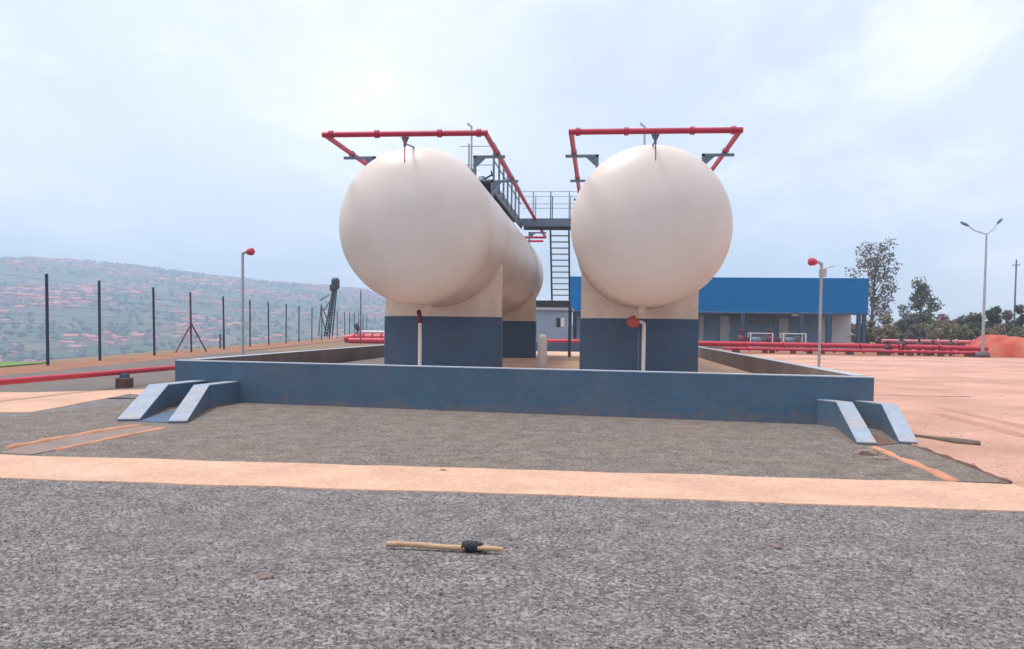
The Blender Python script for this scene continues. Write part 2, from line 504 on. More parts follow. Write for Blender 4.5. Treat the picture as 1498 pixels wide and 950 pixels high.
# brown finer gravel between the path and the wall, banked a little against the wall
sheet('gravel_apron', [pd - t2 * 9 - Vector((0, .1, 0)), pc + t2 * 9 - Vector((0, .1, 0)), G(1500, 700), (B.x + .5, B.y + .2, 0), (A.x - .2, A.y + .2, 0), G(45, 606), G(-60, 622)], .004, M['gravel_brown'], 0)
sheet('side_path', [G(45, 603) + Vector((-6, -1.2, 0)), G(45, 604), G(190, 577), (A.x - .1, A.y + .4, 0), (A.x - .1, REAR, 0), (A.x - 1.3, REAR, 0), (A.x - 1.35, A.y + 3, 0), G(45, 575), G(45, 575) + Vector((-6, -.6, 0))], .009, M['path'], .03, 5)
Ro, Rw = G(1490, 712), G(1338, 653)
sheet('yard', [Ro + (Ro - Rw) * 1.2, Ro, Rw, (B.x + .25, B.y + 1.2, 0), (B.x + .05, B.y + 3, 0), (B.x, 50, 0), (B.x - 4, 53, 0), (90, 52, 0), (90, 6, 0)], .014, M['yard'], .05, 8)
sheet('red_soil_strip', [fence_a - fdir * 30 - fnor * 1.5, fence_a + fdir * 75 - fnor * 2.6, fence_a + fdir * 75 + fnor * .8, fence_a - fdir * 30 + fnor * .6], .006, M['soil'], .25, 11)
sheet('soil_ground', [(-16, REAR + 3.9, 0), (B.x - 3, REAR + 3.9, 0), (B.x - 3, 53.5, 0), (100, 52.5, 0), (120, 150, 0), (-18, 150, 0)], .002, M['soil'], .2, 13)
g_ = sheet('grass', [fence_a - fdir * 14 + fnor * 1.2, fence_a + fdir * 2.5 + fnor * 1.2, fence_a + fdir * 3 + fnor * 9, fence_a - fdir * 14 + fnor * 9], .01, mat('grass_green', (.10, .20, .05), (.16, .22, .07), 3, .9, bump=.8, bscale=40, world=True), .2, 15)

# ------------------------------------------------------------------ bund wall (one containment wall with its floor)
bund = thing('bund_wall', 'long low blue containment wall around the two cream tanks', 'wall', (0, A.y, 0))
TK = .22
d1 = (B - A).normalized(); n1 = Vector((-d1.y, d1.x, 0))
mb = MB()
Al, Bl = A + n1 * TK, B + n1 * TK
zb = -.15


def wall_seg(mb, a, b, a2, b2, z0, z1):
    poly = [(a.x, a.y, z0), (b.x, b.y, z0), (b2.x, b2.y, z0), (a2.x, a2.y, z0)]
    mb.prism([Vector(p) for p in poly], (0, 0, z1 - z0))


# front wall, mitred with its sides by butting them behind it
wall_seg(mb, A, B, Al, Bl, zb, WT - .018)
mb.build('front_wall', M['wall_blue'], bund)
mb = MB()
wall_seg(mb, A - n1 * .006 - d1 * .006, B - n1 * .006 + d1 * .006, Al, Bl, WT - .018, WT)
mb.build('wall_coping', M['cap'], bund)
for nm, P0, sx in (('left', Al, 1), ('right', Bl, -1)):
    mb = MB()
    q0 = Vector((P0.x, P0.y + .003, 0)); q1 = Vector((P0.x, REAR, 0))
    if sx > 0:
        wall_seg(mb, q0, q0 + d1 * TK, q1, q1 + Vector((TK, 0, 0)), zb, WT - .002) if False else mb.prism([Vector((q0.x, q0.y, zb)), Vector((q0.x + TK, q0.y + d1.y * TK, zb)), Vector((q1.x + TK, q1.y, zb)), Vector((q1.x, q1.y, zb))], (0, 0, WT - .012 - zb))
    else:
        mb.prism([Vector((q0.x - TK, q0.y - d1.y * TK, zb)), Vector((q0.x, q0.y, zb)), Vector((q1.x, q1.y, zb)), Vector((q1.x - TK, q1.y, zb))], (0, 0, WT - .012 - zb))
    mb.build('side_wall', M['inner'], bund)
    mb = MB()
    xx = q0.x - .005 if sx > 0 else q0.x - TK - .005
    mb.box((xx + TK / 2 + .005, (q0.y + REAR) / 2 + .1, WT - .006), (TK + .01, REAR - q0.y - .25, .012))
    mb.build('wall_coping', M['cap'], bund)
mb = MB(); mb.box(((A.x + B.x) / 2, REAR + .12, (WT + zb) / 2), (B.x - A.x, TK, WT - zb)); mb.build('rear_wall', M['pier_blue'], bund)
o = sheet('bund_floor', [(A.x + .1, A.y + .3, 0), (B.x - .1, B.y + .3, 0), (B.x - .1, REAR, 0), (A.x + .1, REAR, 0)], FLOOR, M['floor'], 0)
# dark gravel spread along the inner left side
xl = P(455, 530, 22).x
sheet('bund_gravel', [(Al.x + TK + .01, Al.y + .02, 0), (-6.4, A.y + .35, 0), (-6.2, REAR - .1, 0), (Al.x + TK + .01, REAR - .1, 0)], FLOOR + .005, M['gravel_brown'], 0)

# ------------------------------------------------------------------ drain outlets with sloping wing walls
def wing(mb_side, mb_top, flat0, flat1, foot, th, zt, inn=0.0):
    """one wing wall: level for a short way from the big wall, then sloping down to the ground"""
    a, b, c = Vector(flat0), Vector(flat1), Vector(foot)
    t = (c - b); t.z = 0; t.normalize(); nn = Vector((-t.y, t.x, 0)) * (th / 2)
    prof = [(a, zt), (b, zt), (c, .03)]
    L_ = [Vector((p.x, p.y, z)) + Vector((nn.x, nn.y, 0)) for p, z in prof]; R_ = [Vector((p.x, p.y, z)) - Vector((nn.x, nn.y, 0)) for p, z in prof]
    Lb = [Vector((p.x, p.y, -.1)) for p in L_]; Rb = [Vector((p.x, p.y, -.1)) for p in R_]
    ib = nn.normalized() * abs(inn)
    if inn > 0: Lb = [p + ib for p in Lb]
    if inn < 0: Rb = [p - ib for p in Rb]
    v = L_ + R_ + Lb + Rb
    mb_side.add(v, [(0, 1, 7, 6), (1, 2, 8, 7), (3, 9, 10, 4), (4, 10, 11, 5), (2, 5, 11, 8), (0, 6, 9, 3), (6, 7, 10, 9), (7, 8, 11, 10)])
    e = .004; up_ = Vector((0, 0, .016)); out = nn.normalized() * e
    tl = [p + out + Vector((0, 0, .001)) for p in L_]; tr = [p - out + Vector((0, 0, .001)) for p in R_]
    v = tl + tr + [p + up_ for p in tl] + [p + up_ for p in tr]
    mb_top.add(v, [(6, 7, 10, 9), (7, 8, 11, 10), (0, 1, 7, 6), (1, 2, 8, 7), (3, 9, 10, 4), (4, 10, 11, 5), (2, 5, 11, 8), (0, 6, 9, 3)])


def on_wall(x, y, z):
    """point where the pixel's ray at height z lies, pulled onto the big wall's face"""
    p = G(x, y, z); s = (p - A).dot(n1); p = p - n1 * (s + .004) if abs(s) < 9 else p
    p.z = 0; return p


ZW = .42
LSGN = 0
def chute(name, label, specs, bed):
    c = specs[0][2]
    t = thing(name, label, 'drain chute', (c.x, c.y, 0))
    for (f0, f1, ft, th, inn) in specs:
        s_, p_ = MB(), MB(); wing(s_, p_, f0, f1, ft, th, ZW, inn)
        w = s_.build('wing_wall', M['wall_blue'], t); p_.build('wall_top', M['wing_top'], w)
    # brick-lined bed between the two walls, sloping out of a dark opening
    a0, a1 = specs[0][0], specs[1][0]; b0, b1 = specs[0][2], specs[1][2]
    i0 = (a1 - a0).normalized() * .14
    mb = MB()
    p = [a0 + i0 - n1 * .03, a1 - i0 - n1 * .03, b1 - i0, b0 + i0]
    mb.prism([Vector((p[0].x, p[0].y, -.12)), Vector((p[1].x, p[1].y, -.12)), Vector((p[2].x, p[2].y, -.12)), Vector((p[3].x, p[3].y, -.12))], (0, 0, .135))
    mb.build('channel_bed', M[bed], t)
    m2 = MB(); mid = (a0 + a1) / 2
    w_ = (a1 - a0).length - .34
    m2.box((mid.x - n1.x * .06, mid.y - n1.y * .06, .19), (w_, .10, .34), math.atan2(d1.y, d1.x)); m2.build('outlet_sill', M['brick'], t)
    return t


Lf = [on_wall(279, 559, ZW), on_wall(333, 560, ZW)]
lft, rgt = G(188, 617), G(260, 620)
k_ = .22
spec = [(Lf[0], G(232, 564, ZW), lft, .33, LSGN * .26), (Lf[1], G(295, 564.5, ZW), rgt, .27, 0)]
chute('drain_chute', 'drain outlet with two sloping blue wing walls at the wall end nearest the fence', spec, 'pier_blue')
Rf = [on_wall(1203, 584, ZW), on_wall(1262, 588, ZW)]
lft, rgt = G(1268, 652), G(1329, 651)
spec2 = [(Rf[0], G(1235, 589.5, ZW), lft, .25, 0), (Rf[1], G(1301, 593, ZW), rgt, .23, -LSGN * .24)]
chute('drain_chute', 'drain outlet with two sloping blue wing walls beside the orange yard', spec2, 'brick')


def strip(mb, pts, w, h, z0=-.05):
    src = [Vector(p) for p in pts]; pts = []
    for a, b in zip(src, src[1:]):
        n = max(2, int((b - a).length / .12)); pts += [a.lerp(b, k / n) for k in range(n)]
    pts.append(src[-1]); vs, fs = [], []
    for i, p in enumerate(pts):
        t = (pts[min(i + 1, len(pts) - 1)] - pts[max(i - 1, 0)]).normalized(); nn = Vector((-t.y, t.x, 0)) * (w / 2)
        k = 1 + .5 * noise.noise(p * 2.3) + .25 * noise.noise(p * 7); j = nn * (.35 * noise.noise(p * 1.7 + Vector((9, 0, 0))))
        hh = h * (.75 + .5 * noise.noise(p * 3.1))
        for (e, z) in ((-1.25, z0), (-.95, hh * .4), (-.5, hh), (.5, hh), (.95, hh * .4), (1.25, z0)):
            q = p + j + nn * (e * k); vs.append((q.x, q.y, z + (.2 * hh * noise.noise(q * 9) if z > 0 else 0)))
    for i in range(len(pts) - 1):
        fs += [(6 * i + e, 6 * i + e + 1, 6 * i + e + 7, 6 * i + e + 6) for e in range(5)]
    fs += [tuple(range(6))[::-1], tuple(range(6 * (len(pts) - 1), 6 * len(pts)))]
    mb.add(vs, fs, True)


# shallow ditches that run from the chutes to the path
l1, l2 = [G(205, 624), G(120, 637), G(45, 651), G(-80, 674)], [G(240, 627), G(160, 643), G(80, 660), G(45, 667)]
sheet('ditch', [l1[0], l1[1], l1[2], G(0, 664), l2[3], l2[2], l2[1], l2[0]], .016, M['ditch'], .02, 21)
mb = MB(); strip(mb, l1[:3] + [G(10, 658)], .10, .05)
tag(mb.build('drain_kerb', M['kerb'], loc=l1[0]), 'low brick red kerb on the fence side of the left ditch', 'kerb', 'ditch kerbs')
mb = MB(); strip(mb, l2[:3], .08, .03)
tag(mb.build('drain_kerb', M['kerb'], loc=l2[0]), 'low brick red kerb on the gravel side of the left ditch', 'kerb', 'ditch kerbs')
r1, r2 = [G(1279, 656), G(1340, 681), G(1400, 706)], [G(1338, 654), G(1410, 681), G(1478, 709)]
sheet('ditch', [r1[0], r1[1], r1[2], r2[2], r2[1], r2[0]], .017, M['gravel_brown'], .02, 22)
mb = MB(); strip(mb, r1, .12, .04)
tag(mb.build('drain_kerb', M['kerb'], loc=r1[0]), 'orange kerb on the gravel side of the ditch by the yard', 'kerb', 'ditch kerbs')
mb = MB(); strip(mb, r2, .06, .05)
tag(mb.build('drain_kerb', M['brick'], loc=r2[0]), 'dark kerb between the ditch and the orange yard', 'kerb', 'ditch kerbs')

# ------------------------------------------------------------------ tanks on their piers
RT, Y0, Y1 = 1.80, 17.75, 34.4
cl = P(608, 331, Y0); cr = P(952.5, 330.5, Y0)
ZC = (cl.z + cr.z) / 2
TX = [cl.x, cr.x]


def tank_profile():
    pr = []
    hd = .92
    for i in range(25):
        a = (PI / 2) * i / 24
        pr.append((-hd * math.cos(a), RT * math.sin(a)))
    n = 26
    for i in range(1, n):
        pr.append(((Y1 - Y0) * i / n, RT))
    for i in range(25):
        a = (PI / 2) * (1 - i / 24)
        pr.append(((Y1 - Y0) + hd * math.cos(a), RT * math.sin(a)))
    return pr


tank_names = ['white horizontal gas tank with its whole long side in view, beside the fence', 'white horizontal gas tank seen end on, in front of the blue roofed shed']
for i, X in enumerate(TX):
    t = thing('storage_tank', tank_names[i], 'tank', (X, Y0, 0), 'cream pressure vessels inside the blue wall')
    mb = MB(); mb.lathe((X, Y0, ZC), (0, 1, 0), tank_profile(), 96)
    mb.build('shell', M['tank'], t)
    # weld seams and a nameplate-free bottom nozzle
    for yy in (Y0 + .02, Y0 + 4.2, Y0 + 8.4, Y0 + 12.6):
        mb = MB(); mb.lathe((X, yy - .02, ZC), (0, 1, 0), [(0, RT - .002), (.006, RT + .007), (.03, RT + .007), (.036, RT - .002)], 96)
        mb.build('weld_seam', M['tank'], t)
    mb = MB()
    yy = 19.0
    mb.tube([(X + .05 - .15 * i, yy, ZC - RT + .1), (X + .05 - .15 * i, yy, ZC - RT - .22)], .09, 14)
    mb.lathe((X + .05 - .15 * i, yy, ZC - RT - .26), (0, 0, 1), [(0, 0), (0, .15), (.04, .15), (.04, .09)], 16)
    mb.build('nozzle', M['cream'], t)
    # relief vent stack on the crown
    vx = P((690, 943)[i], 200, 21).x; vt = P((690, 943)[i], 186, 21).z
    mb = MB(); zt = ZC + math.sqrt(max(.1, RT ** 2 - (vx - X) ** 2)) - .05
    mb.tube([(vx, 21, zt), (vx, 21, vt), (vx - .12, 21, vt + .1)], .028, 8)
    mb.build('vent_pipe', M['galv'], t)
    mb = MB(); mb.lathe((vx, 21, zt), (0, 0, 1), [(0, .16), (.06, .16), (.06, .09), (.3, .09), (.3, .15), (.36, .15), (.36, 0)], 14)
    mb.build('relief_valve', M['steel'], t)

PT = G(0, 0)
PZ = 1.87
proto = None
pier_lab = [['painted blue pier with cream saddle under the near end of the left tank', 'blue pier in shade under the far end of the left tank'],
            ['painted blue pier with cream saddle under the near end of the right tank', 'blue pier hidden behind the near pier of the right tank']]
for i, X in enumerate(TX):
    pxl, pxr = ((562, 732), (848, 1022))[i]
    xa, xb = P(pxl, 500, 20.2).x, P(pxr, 500, 20.2).x
    for j, yy in enumerate((20.2, 31.6)):
        t = thing('support_pier', pier_lab[i][j], 'pier', ((xa + xb) / 2, yy, FLOOR), 'tank support piers')
        mb = MB(); mb.box(((xa + xb) / 2, yy + .24, (FLOOR + PZ) / 2), (xb - xa, .48, PZ - FLOOR), bev=.02)
        mb.build('plinth', M['pier_blue'], t)
        ia, ib = xa + .02, xb - .02
        zz = lambda x: ZC - math.sqrt(max(0, (RT + .004) ** 2 - (x - X) ** 2))
        top = [Vector((ib - (ib - ia) * k / 40, yy + .03, zz(ib - (ib - ia) * k / 40))) for k in range(41)]
        poly = [Vector((ia, yy + .03, PZ + .001)), Vector((ib, yy + .03, PZ + .001))] + top
        mb = MB(); n = len(poly); a = poly; b = [p + Vector((0, .42, 0)) for p in poly]
        # front and back faces as strips so the concave arc triangulates cleanly
        vs, fs = [], []
        for k in range(41):
            x = ia + (ib - ia) * k / 40
            vs += [(x, yy + .03, PZ + .001), (x, yy + .03, zz(x)), (x, yy + .45, PZ + .001), (x, yy + .45, zz(x))]
        for k in range(40):
            c0, c1 = 4 * k, 4 * k + 4
            fs += [(c0, c1, c1 + 1, c0 + 1), (c0 + 2, c0 + 3, c1 + 3, c1 + 2), (c0 + 1, c1 + 1, c1 + 3, c0 + 3), (c0, c0 + 2, c1 + 2, c1)]
        fs += [(0, 1, 3, 2), (160, 162, 163, 161)]
        mb.add(vs, fs); mb.build('saddle', M['cream'], t)

# drain pipes in front of the near piers
def drain_pipe(x, top, label, twin=None):
    q = P(x, top, 19.4)
    t = thing('drain_pipe', label, 'pipe', (q.x, 19.4, FLOOR), 'white bottom pipes of the tanks')
    mb = MB(); mb.tube([(q.x, 19.4, FLOOR), (q.x, 19.4, q.z)], .048, 12); mb.build('pipe', M['white'], t)
    mb = MB(); mb.lathe((q.x, 19.4, FLOOR), (0, 0, 1), [(0, .1), (.03, .1), (.03, .05)], 14); mb.build('flange', M['white'], t)
    return t, q


t, q = drain_pipe(614.5, 473, 'thin white upright pipe with dark elbow against the pier of the left tank')
mb = MB(); mb.tube([(q.x, 19.4, q.z), (q.x, 19.4, q.z + .12), (q.x, 19.25, q.z + .3)], .06, 12); mb.build('elbow', M['rust'], t)
t, q = drain_pipe(942, 480, 'thin white upright pipe with red valve against the pier of the right tank')
v = P(925, 471, 19.35)
mb = MB(); mb.tube([(q.x, 19.4, q.z), (q.x, 19.4, q.z + .1), (q.x - .07, 19.38, v.z), (v.x, 19.36, v.z)], .045, 10); mb.build('elbow', M['white'], t)
mb = MB()
mb.lathe((v.x + .16, 19.36, v.z), (-1, 0, 0), [(0, 0), (0, .11), (.03, .11), (.03, .07), (.09, .12), (.2, .12), (.26, .07), (.26, .11), (.29, .11), (.29, 0)], 16)
mb.tube([(v.x + .02, 19.36, v.z), (v.x + .02, 19.2, v.z)], .03, 8); mb.lathe((v.x + .02, 19.2, v.z), (0, -1, 0), [(0, .13), (.02, .15), (.04, .13), (.04, 0)], 18)
mb.build('valve', mat('orange_valve', (.46, .10, .06), (.38, .07, .05), 5, .5), t)
mb = MB(); mb.tube([(q.x - .12, 19.43, FLOOR), (q.x - .12, 19.43, q.z - .05)], .02, 8); mb.build('conduit', M['steel'], t)
# white bollard between the tanks
q = P(793, 535, 22.0); qt = P(793, 489, 22.0)
t = thing('bollard', 'short round white post standing between the two blue piers', 'post', (q.x, 22, FLOOR))
mb = MB(); mb.lathe((q.x, 22, FLOOR), (0, 0, 1), [(0, .0), (0, .14), (qt.z - FLOOR - .1, .135), (qt.z - FLOOR - .03, .11), (qt.z - FLOOR, .0)], 20); mb.build('shaft', M['white'], t)
mb = MB(); mb.lathe((q.x, 22, FLOOR + .003), (0, 0, 1), [(0, .21), (.05, .21), (.06, .13)], 20); mb.build('base_plate', M['white'], t)

# ------------------------------------------------------------------ red water spray loops
ZS = P(592, 196, 16.7).z
spray_lab = ['red pipe loop carried over the tank by the fence on grey brackets', 'red pipe loop carried over the end-on tank on grey brackets']
for i, X in enumerate(TX):
    xl, xr = (P(475, 197, 16.7).x, P(710, 197, 16.7).x) if i == 0 else (P(835.5, 197, 16.7).x, P(1083, 196, 16.7).x)
    t = thing('spray_pipe', spray_lab[i], 'pipe', (X, 16.7, ZS), 'red spray loops above the tanks')
    yb = 35.9
    mb = MB(); mb.tube([(xl - .05, 16.7, ZS), (xr + .05, 16.7, ZS)], .062, 14); mb.build('front_pipe', M['red'], t)
    for f in (.04, .33, .72, .96):
        mb = MB(); cx_ = xl + (xr - xl) * f
        mb.lathe((cx_ - .045, 16.7, ZS), (1, 0, 0), [(0, .06), (0, .088), (.035, .088), (.04, .078), (.05, .078), (.055, .088), (.09, .088), (.09, .06)], 18)
        mb.build('coupling', M['red'], t)
    for xx in (xl, xr):
        mb = MB(); mb.tube([(xx, 16.7, ZS), (xx, yb, ZS)], .058, 14)
        mb.build('side_pipe', M['red'], t)
    mb = MB(); mb.tube([(xl, yb, ZS), (xr, yb, ZS)], .058, 12); mb.build('rear_pipe', M['red'], t)
    if i == 0:   # lower red run with a grey hook past the far end
        zz_ = P(790, 353, 34.8).z
        mb = MB(); mb.tube([(xr - .75, 34.8, zz_), (xr - .02, 34.8, zz_)], .05, 10); mb.build('branch_pipe', M['red'], t)
    else:
        q0, q1 = P(835, 283, 17.9), P(834, 340, 17.9)
    # brackets: a grey arm under the side pipe with a leg down to the shell
    for n_, yy in enumerate((18.6, 21.7, 24.8, 27.9, 31.0, 33.4)):
        for xx, s in ((xl, 1), (xr, -1)):
            if i == 0 and s < 0 and 22 < yy < 32: continue
            inn = X - s * 1.2
            zt = ZC + math.sqrt(RT ** 2 - 1.2 ** 2)
            mb = MB(); za = ZS - .095
            mb.box(((xx - s * .2 + inn) / 2, yy, za), (abs(inn - xx + s * .2), .07, .06))
            mb.box((inn - s * .035, yy, (za + .03 + zt - .06) / 2), (.07, .07, za + .03 - zt + .06))
            mb.prism([Vector((inn - s * .07, yy - .02, za - .03)), Vector((inn - s * .3, yy - .02, za - .03)), Vector((inn - s * .07, yy - .02, za - .24))], (0, .04, 0))
            mb.lathe((xx, yy - .03, ZS), (0, 1, 0), [(0, .066), (0, .08), (.06, .08), (.06, .066)], 14)
            mb.build('bracket', M['steel'], t)
    bx = P(592 if i == 0 else 959, 200, 16.7).x
    zt = ZC + .05
    mb = MB()
    mb.box((bx, 16.72, ZS - .16), (.05, .06, .22)); mb.prism([Vector((bx - .09, 16.73, ZS - .06)), Vector((bx + .09, 16.73, ZS - .06)), Vector((bx + .025, 16.73, ZS - .2)), Vector((bx - .025, 16.73, ZS - .2))], (0, .03, 0))
    # leg slopes back to the dished head
    hz = ZC + RT * .93; hy = Y0 - .92 * math.sqrt(1 - .93 ** 2) + .05
    mb.tube([(bx, 16.74, ZS - .2), (bx, 17.55, ZC + RT * .975)], .02, 8)
    mb.build('front_bracket', M['steel'], t)
    mb = MB(); mb.tube([(bx, 16.70, ZS - .05), (bx + .01, 16.68, ZS - .62)], .014, 6); mb.build('spray_nozzle', M['red'], t)

# ------------------------------------------------------------------ access walkway, bridge and stair between the tanks
DT = 5.80
acc = thing('access_walkway', 'grey steel walkway with railings bridging the two tanks', 'walkway', (-2, 28, DT))
XE = P(757, 333, 28.9).x
mb = MB(); mb.box((XE - .36, 26.3, DT - .03), (.72, 8.6, .05)); mb.box((XE - .02, 26.3, DT - .18), (.05, 8.6, .26)); mb.build('deck', M['steel'], acc)
mb = MB(); mb.box(((XE + .35) / 2 + .01, 30.4, DT - .14), (.35 - XE - .04, 1.1, .05));
mb.box(((XE + .35) / 2 + .01, 29.82, DT - .16), (.35 - XE - .04, .05, .30)); mb.box(((XE + .35) / 2 + .01, 30.98, DT - .16), (.35 - XE - .04, .05, .30)); mb.build('bridge_deck', M['steel'], acc)
for yy in (22.1, 23.3, 24.4, 25.5, 26.7, 27.9, 29.1):
    mb = MB(); mb.box((XE + .02, yy, DT + .42), (.055, .055, 1.25)); mb.build('stanchion', M['steel'], acc)
for yy in (22.1, 30.6):
    mb = MB(); mb.box((XE - .7, yy, DT + .5), (.045, .045, 1.05)); mb.build('stanchion', M['galv'], acc)
for z in (DT + .55, DT + 1.04):
    mb = MB(); mb.tube([(XE + .02, 22.1, z), (XE + .02, 29.8, z)], .02, 8)
    mb.build('side_rail', M['steel'], acc)
for z in (DT + .42, DT + .95):
    mb = MB(); mb.tube([(XE - .95, 22.08, z), (XE + .02, 22.08, z)], .016, 8)
    mb.build('front_rail', M['galv'], acc)
x0_, x1_ = P(806, 300, 30).x, P(833, 300, 30).x
for z in (DT + .55, DT + 1.02):
    for yy in (29.85, 30.95):
        mb = MB(); mb.tube([(XE, yy, z), (.3, yy, z)], .014, 8)
        mb.build('bridge_rail', M['galv'], acc)
for xx in (XE + .5, x0_, x1_, x1_ + .6):
    for yy in (29.85, 30.95):
        mb = MB(); mb.box((xx, yy, DT + .42), (.045, .045, 1.2)); mb.build('stanchion', M['galv' if xx != x0_ else 'steel'], acc)
# stair: two stringers and treads down to a landing
LZ = P(810, 440, 33.3).z
st = thing('access_stair', 'steep grey steel stair hanging between the tanks below the bridge', 'stair', ((x0_ + x1_) / 2, 33, FLOOR))
sx0, sx1 = P(806, 400, 32).x, P(832.5, 400, 32).x
for xx in (sx0, sx1):
    mb = MB(); p0, p1 = Vector((xx, 31.03, DT - .02)), Vector((xx, 32.9, LZ))
    e = Vector((.07, 0, 0)); dn = Vector((0, 0, .22))
    mb.prism([p0 - e / 2, p1 - e / 2, p1 - e / 2 - dn * 0 + Vector((0, .12, 0)), p0 - e / 2 + Vector((0, .12, 0))], e)
    mb.build('stringer', M['steel'], st)
for k in range(1, 13):
    f = k / 13
    mb = MB(); mb.box(((sx0 + sx1) / 2, 31.1 + 1.87 * f, DT - .02 + (LZ - DT) * f), (sx1 - sx0 - .075, .17, .04)); mb.build('tread', M['galv'], st)
lx0, lx1 = P(786, 440, 33.4).x, P(834, 440, 33.4).x
mb = MB(); mb.box(((lx0 + lx1) / 2 - .1, 33.5, LZ - .15), (lx1 - lx0 + .25, 1.1, .28)); mb.build('landing', M['steel'], st)
for xx in (lx0 - .15, lx1):
    for yy in (33.05, 33.95):
        mb = MB(); mb.box((xx, yy, (FLOOR + LZ - .3) / 2), (.1, .1, LZ - .3 - FLOOR)); mb.build('leg', M['steel'], st)
# small valve station on the crown of the left tank near the walkway
q = P(705, 262, 23.4)
t = thing('tank_valve', 'dark valve assembly on top of the left tank beside the walkway rail', 'valve', (q.x, 23.4, q.z - .3))
zt = ZC + math.sqrt(RT ** 2 - (q.x - TX[0]) ** 2)
mb = MB(); mb.lathe((q.x, 23.4, zt - .04), (0, 0, 1), [(0, .15), (.06, .15), (.06, .08), (.35, .08), (.35, .14), (.4, .14), (.4, .1), (q.z - zt + .1, .1), (q.z - zt + .14, 0)], 16); mb.build('body', M['steel'], t)
mb = MB(); mb.tube([(q.x, 23.4, q.z - .05), (q.x + .3, 23.4, q.z + .12)], .03, 8); mb.lathe((q.x + .3, 23.4, q.z + .12), (1, 0, .4), [(0, .12), (.02, .14), (.04, .12), (.04, 0)], 14); mb.build('handwheel', M['dark'], t)
# bracket cable tray seen between right tank's pipe and walkway
# ------------------------------------------------------------------ fence
posts_b = [(-62, 550), (70, 535), (149, 528), (214, 520.5), (266, 515.5), (307, 511), (343, 507.5), (375, 505), (402, 502.7), (426, 501), (447, 499.3), (465, 498), (482, 497), (496.5, 496), (510, 495), (521, 494.4), (531, 493.8), (541, 493.2), (550, 492.7), (557, 492.2)]
fen = thing('security_fence', 'row of tall thin dark fence posts along the edge of the valley', 'fence', fence_a)
tops, bots = [], []
for k, (x, y) in enumerate(posts_b):
    b = G(x, y)
    if k: b = fence_a + fdir * (b - fence_a).dot(fdir)
    hgt = 3.35
    m = M['rust'] if k in (4, 10, 13) else M['dark']
    mb = MB(); r_ = .055
    lean = (rnd.uniform(-.05, .05), rnd.uniform(-.04, .04))
    mb.tube([(b.x, b.y, -.2), (b.x + lean[0], b.y + lean[1], hgt)], r_, 8)
    mb.build('post', m, fen); tops.append(Vector((b.x + lean[0], b.y + lean[1], hgt))); bots.append(b)
    if k == 4:
        for s in (-1, 1):
            mb = MB(); mb.tube([(b.x, b.y, 1.6), (b.x + fdir.x * 1.1 * s + .5 * s, b.y + fdir.y * 1.1 * s, 0)], .04, 8); mb.build('brace', M['rust'], fen)
for k in (5,):   # two short stub posts beside the fence
    for dx in (322, 327):
        b = G(dx, 510); mb = MB(); mb.tube([(b.x, b.y, -.1), (b.x, b.y, .95)], .05, 8); mb.build('stub_post', M['dark'], fen)
mb = MB()
for z in [.25 + .32 * k for k in range(10)]:
    for a, b in zip(range(len(bots) - 1), range(1, len(bots))):
        f = z / 3.35
        mb.tube([bots[a].lerp(tops[a], f), bots[b].lerp(tops[b], f)], .0035, 4, cap=False)
mb.build('tension_wire', M['dark'], fen)

# ------------------------------------------------------------------ red water main on the left
p0, p1 = G(45, 555.5, .38), G(255, 538, .38)
dv = (p1 - p0).normalized()
t = thing('fire_water_main', 'long red ground pipe on a low support between the fence and the wall', 'pipe', (p0.x, p0.y, 0))
mb = MB(); mb.tube([p0 - dv * 9, p1 + dv * 18], .068, 16); mb.build('pipe', M['red2'], t)
for (x, y) in ((182, 545), (-30, 563)):
    c = G(x, y, .38); mb = MB(); mb.box((c.x, c.y, .115), (.34, .28, .26), math.atan2(dv.y, dv.x), bev=.02); mb.build('support_block', M['brick'], t)
    mb = MB(); mb.box((c.x, c.y, .29), (.22, .12, .1), math.atan2(dv.y, dv.x)); mb.build('pipe_shoe', M['pier_blue'], t)
c = p1 + dv * 9
mb = MB(); mb.box((c.x, c.y, .125), (.45, .4, .28), bev=.02); mb.build('support_block', M['brick'], t)

# far red valve manifold beside the left wall
c = P(533, 500, 58); base = G(533, 502); c = Vector((base.x, base.y, 0)); s_ = base.y / F * 1.0
t = thing('valve_manifold', 'cluster of red pipes with a dark valve near the far end of the fence', 'pipe manifold', c)
hw = 30 * s_
mb = MB(); mb.tube([(c.x - hw, c.y, .35), (c.x - hw * .5, c.y, .5), (c.x + hw * 1.6, c.y, .5)], .36, 14); mb.build('main_pipe', M['red2'], t)
mb = MB(); mb.tube([(c.x - hw * .7, c.y - .5, .22), (c.x + hw * 1.6, c.y - .5, .25)], .25, 14); mb.build('lower_pipe', M['red2'], t)
mb = MB(); mb.tube([(c.x - hw * .2, c.y + .1, 1.05), (c.x + hw * 1.6, c.y + .1, 1.05)], .10, 12); mb.build('white_pipe', M['white'], t)
for k in range(4):
    xx = c.x - hw * .5 + k * hw * .45
    mb = MB(); mb.lathe((xx, c.y, .5), (1, 0, 0), [(0, .3), (0, .48), (.1, .48), (.1, .3)], 16); mb.build('flange', M['red2'], t)
xx = c.x - 11 * s_
mb = MB(); mb.tube([(xx, c.y, .6), (xx, c.y, 1.25)], .08, 8); mb.lathe((xx - .15, c.y, 1.45), (1, 0, .3), [(0, .0), (0, .3), (.1, .36), (.22, .36), (.3, .3), (.3, 0)], 14); mb.build('valve', M['dark'], t)

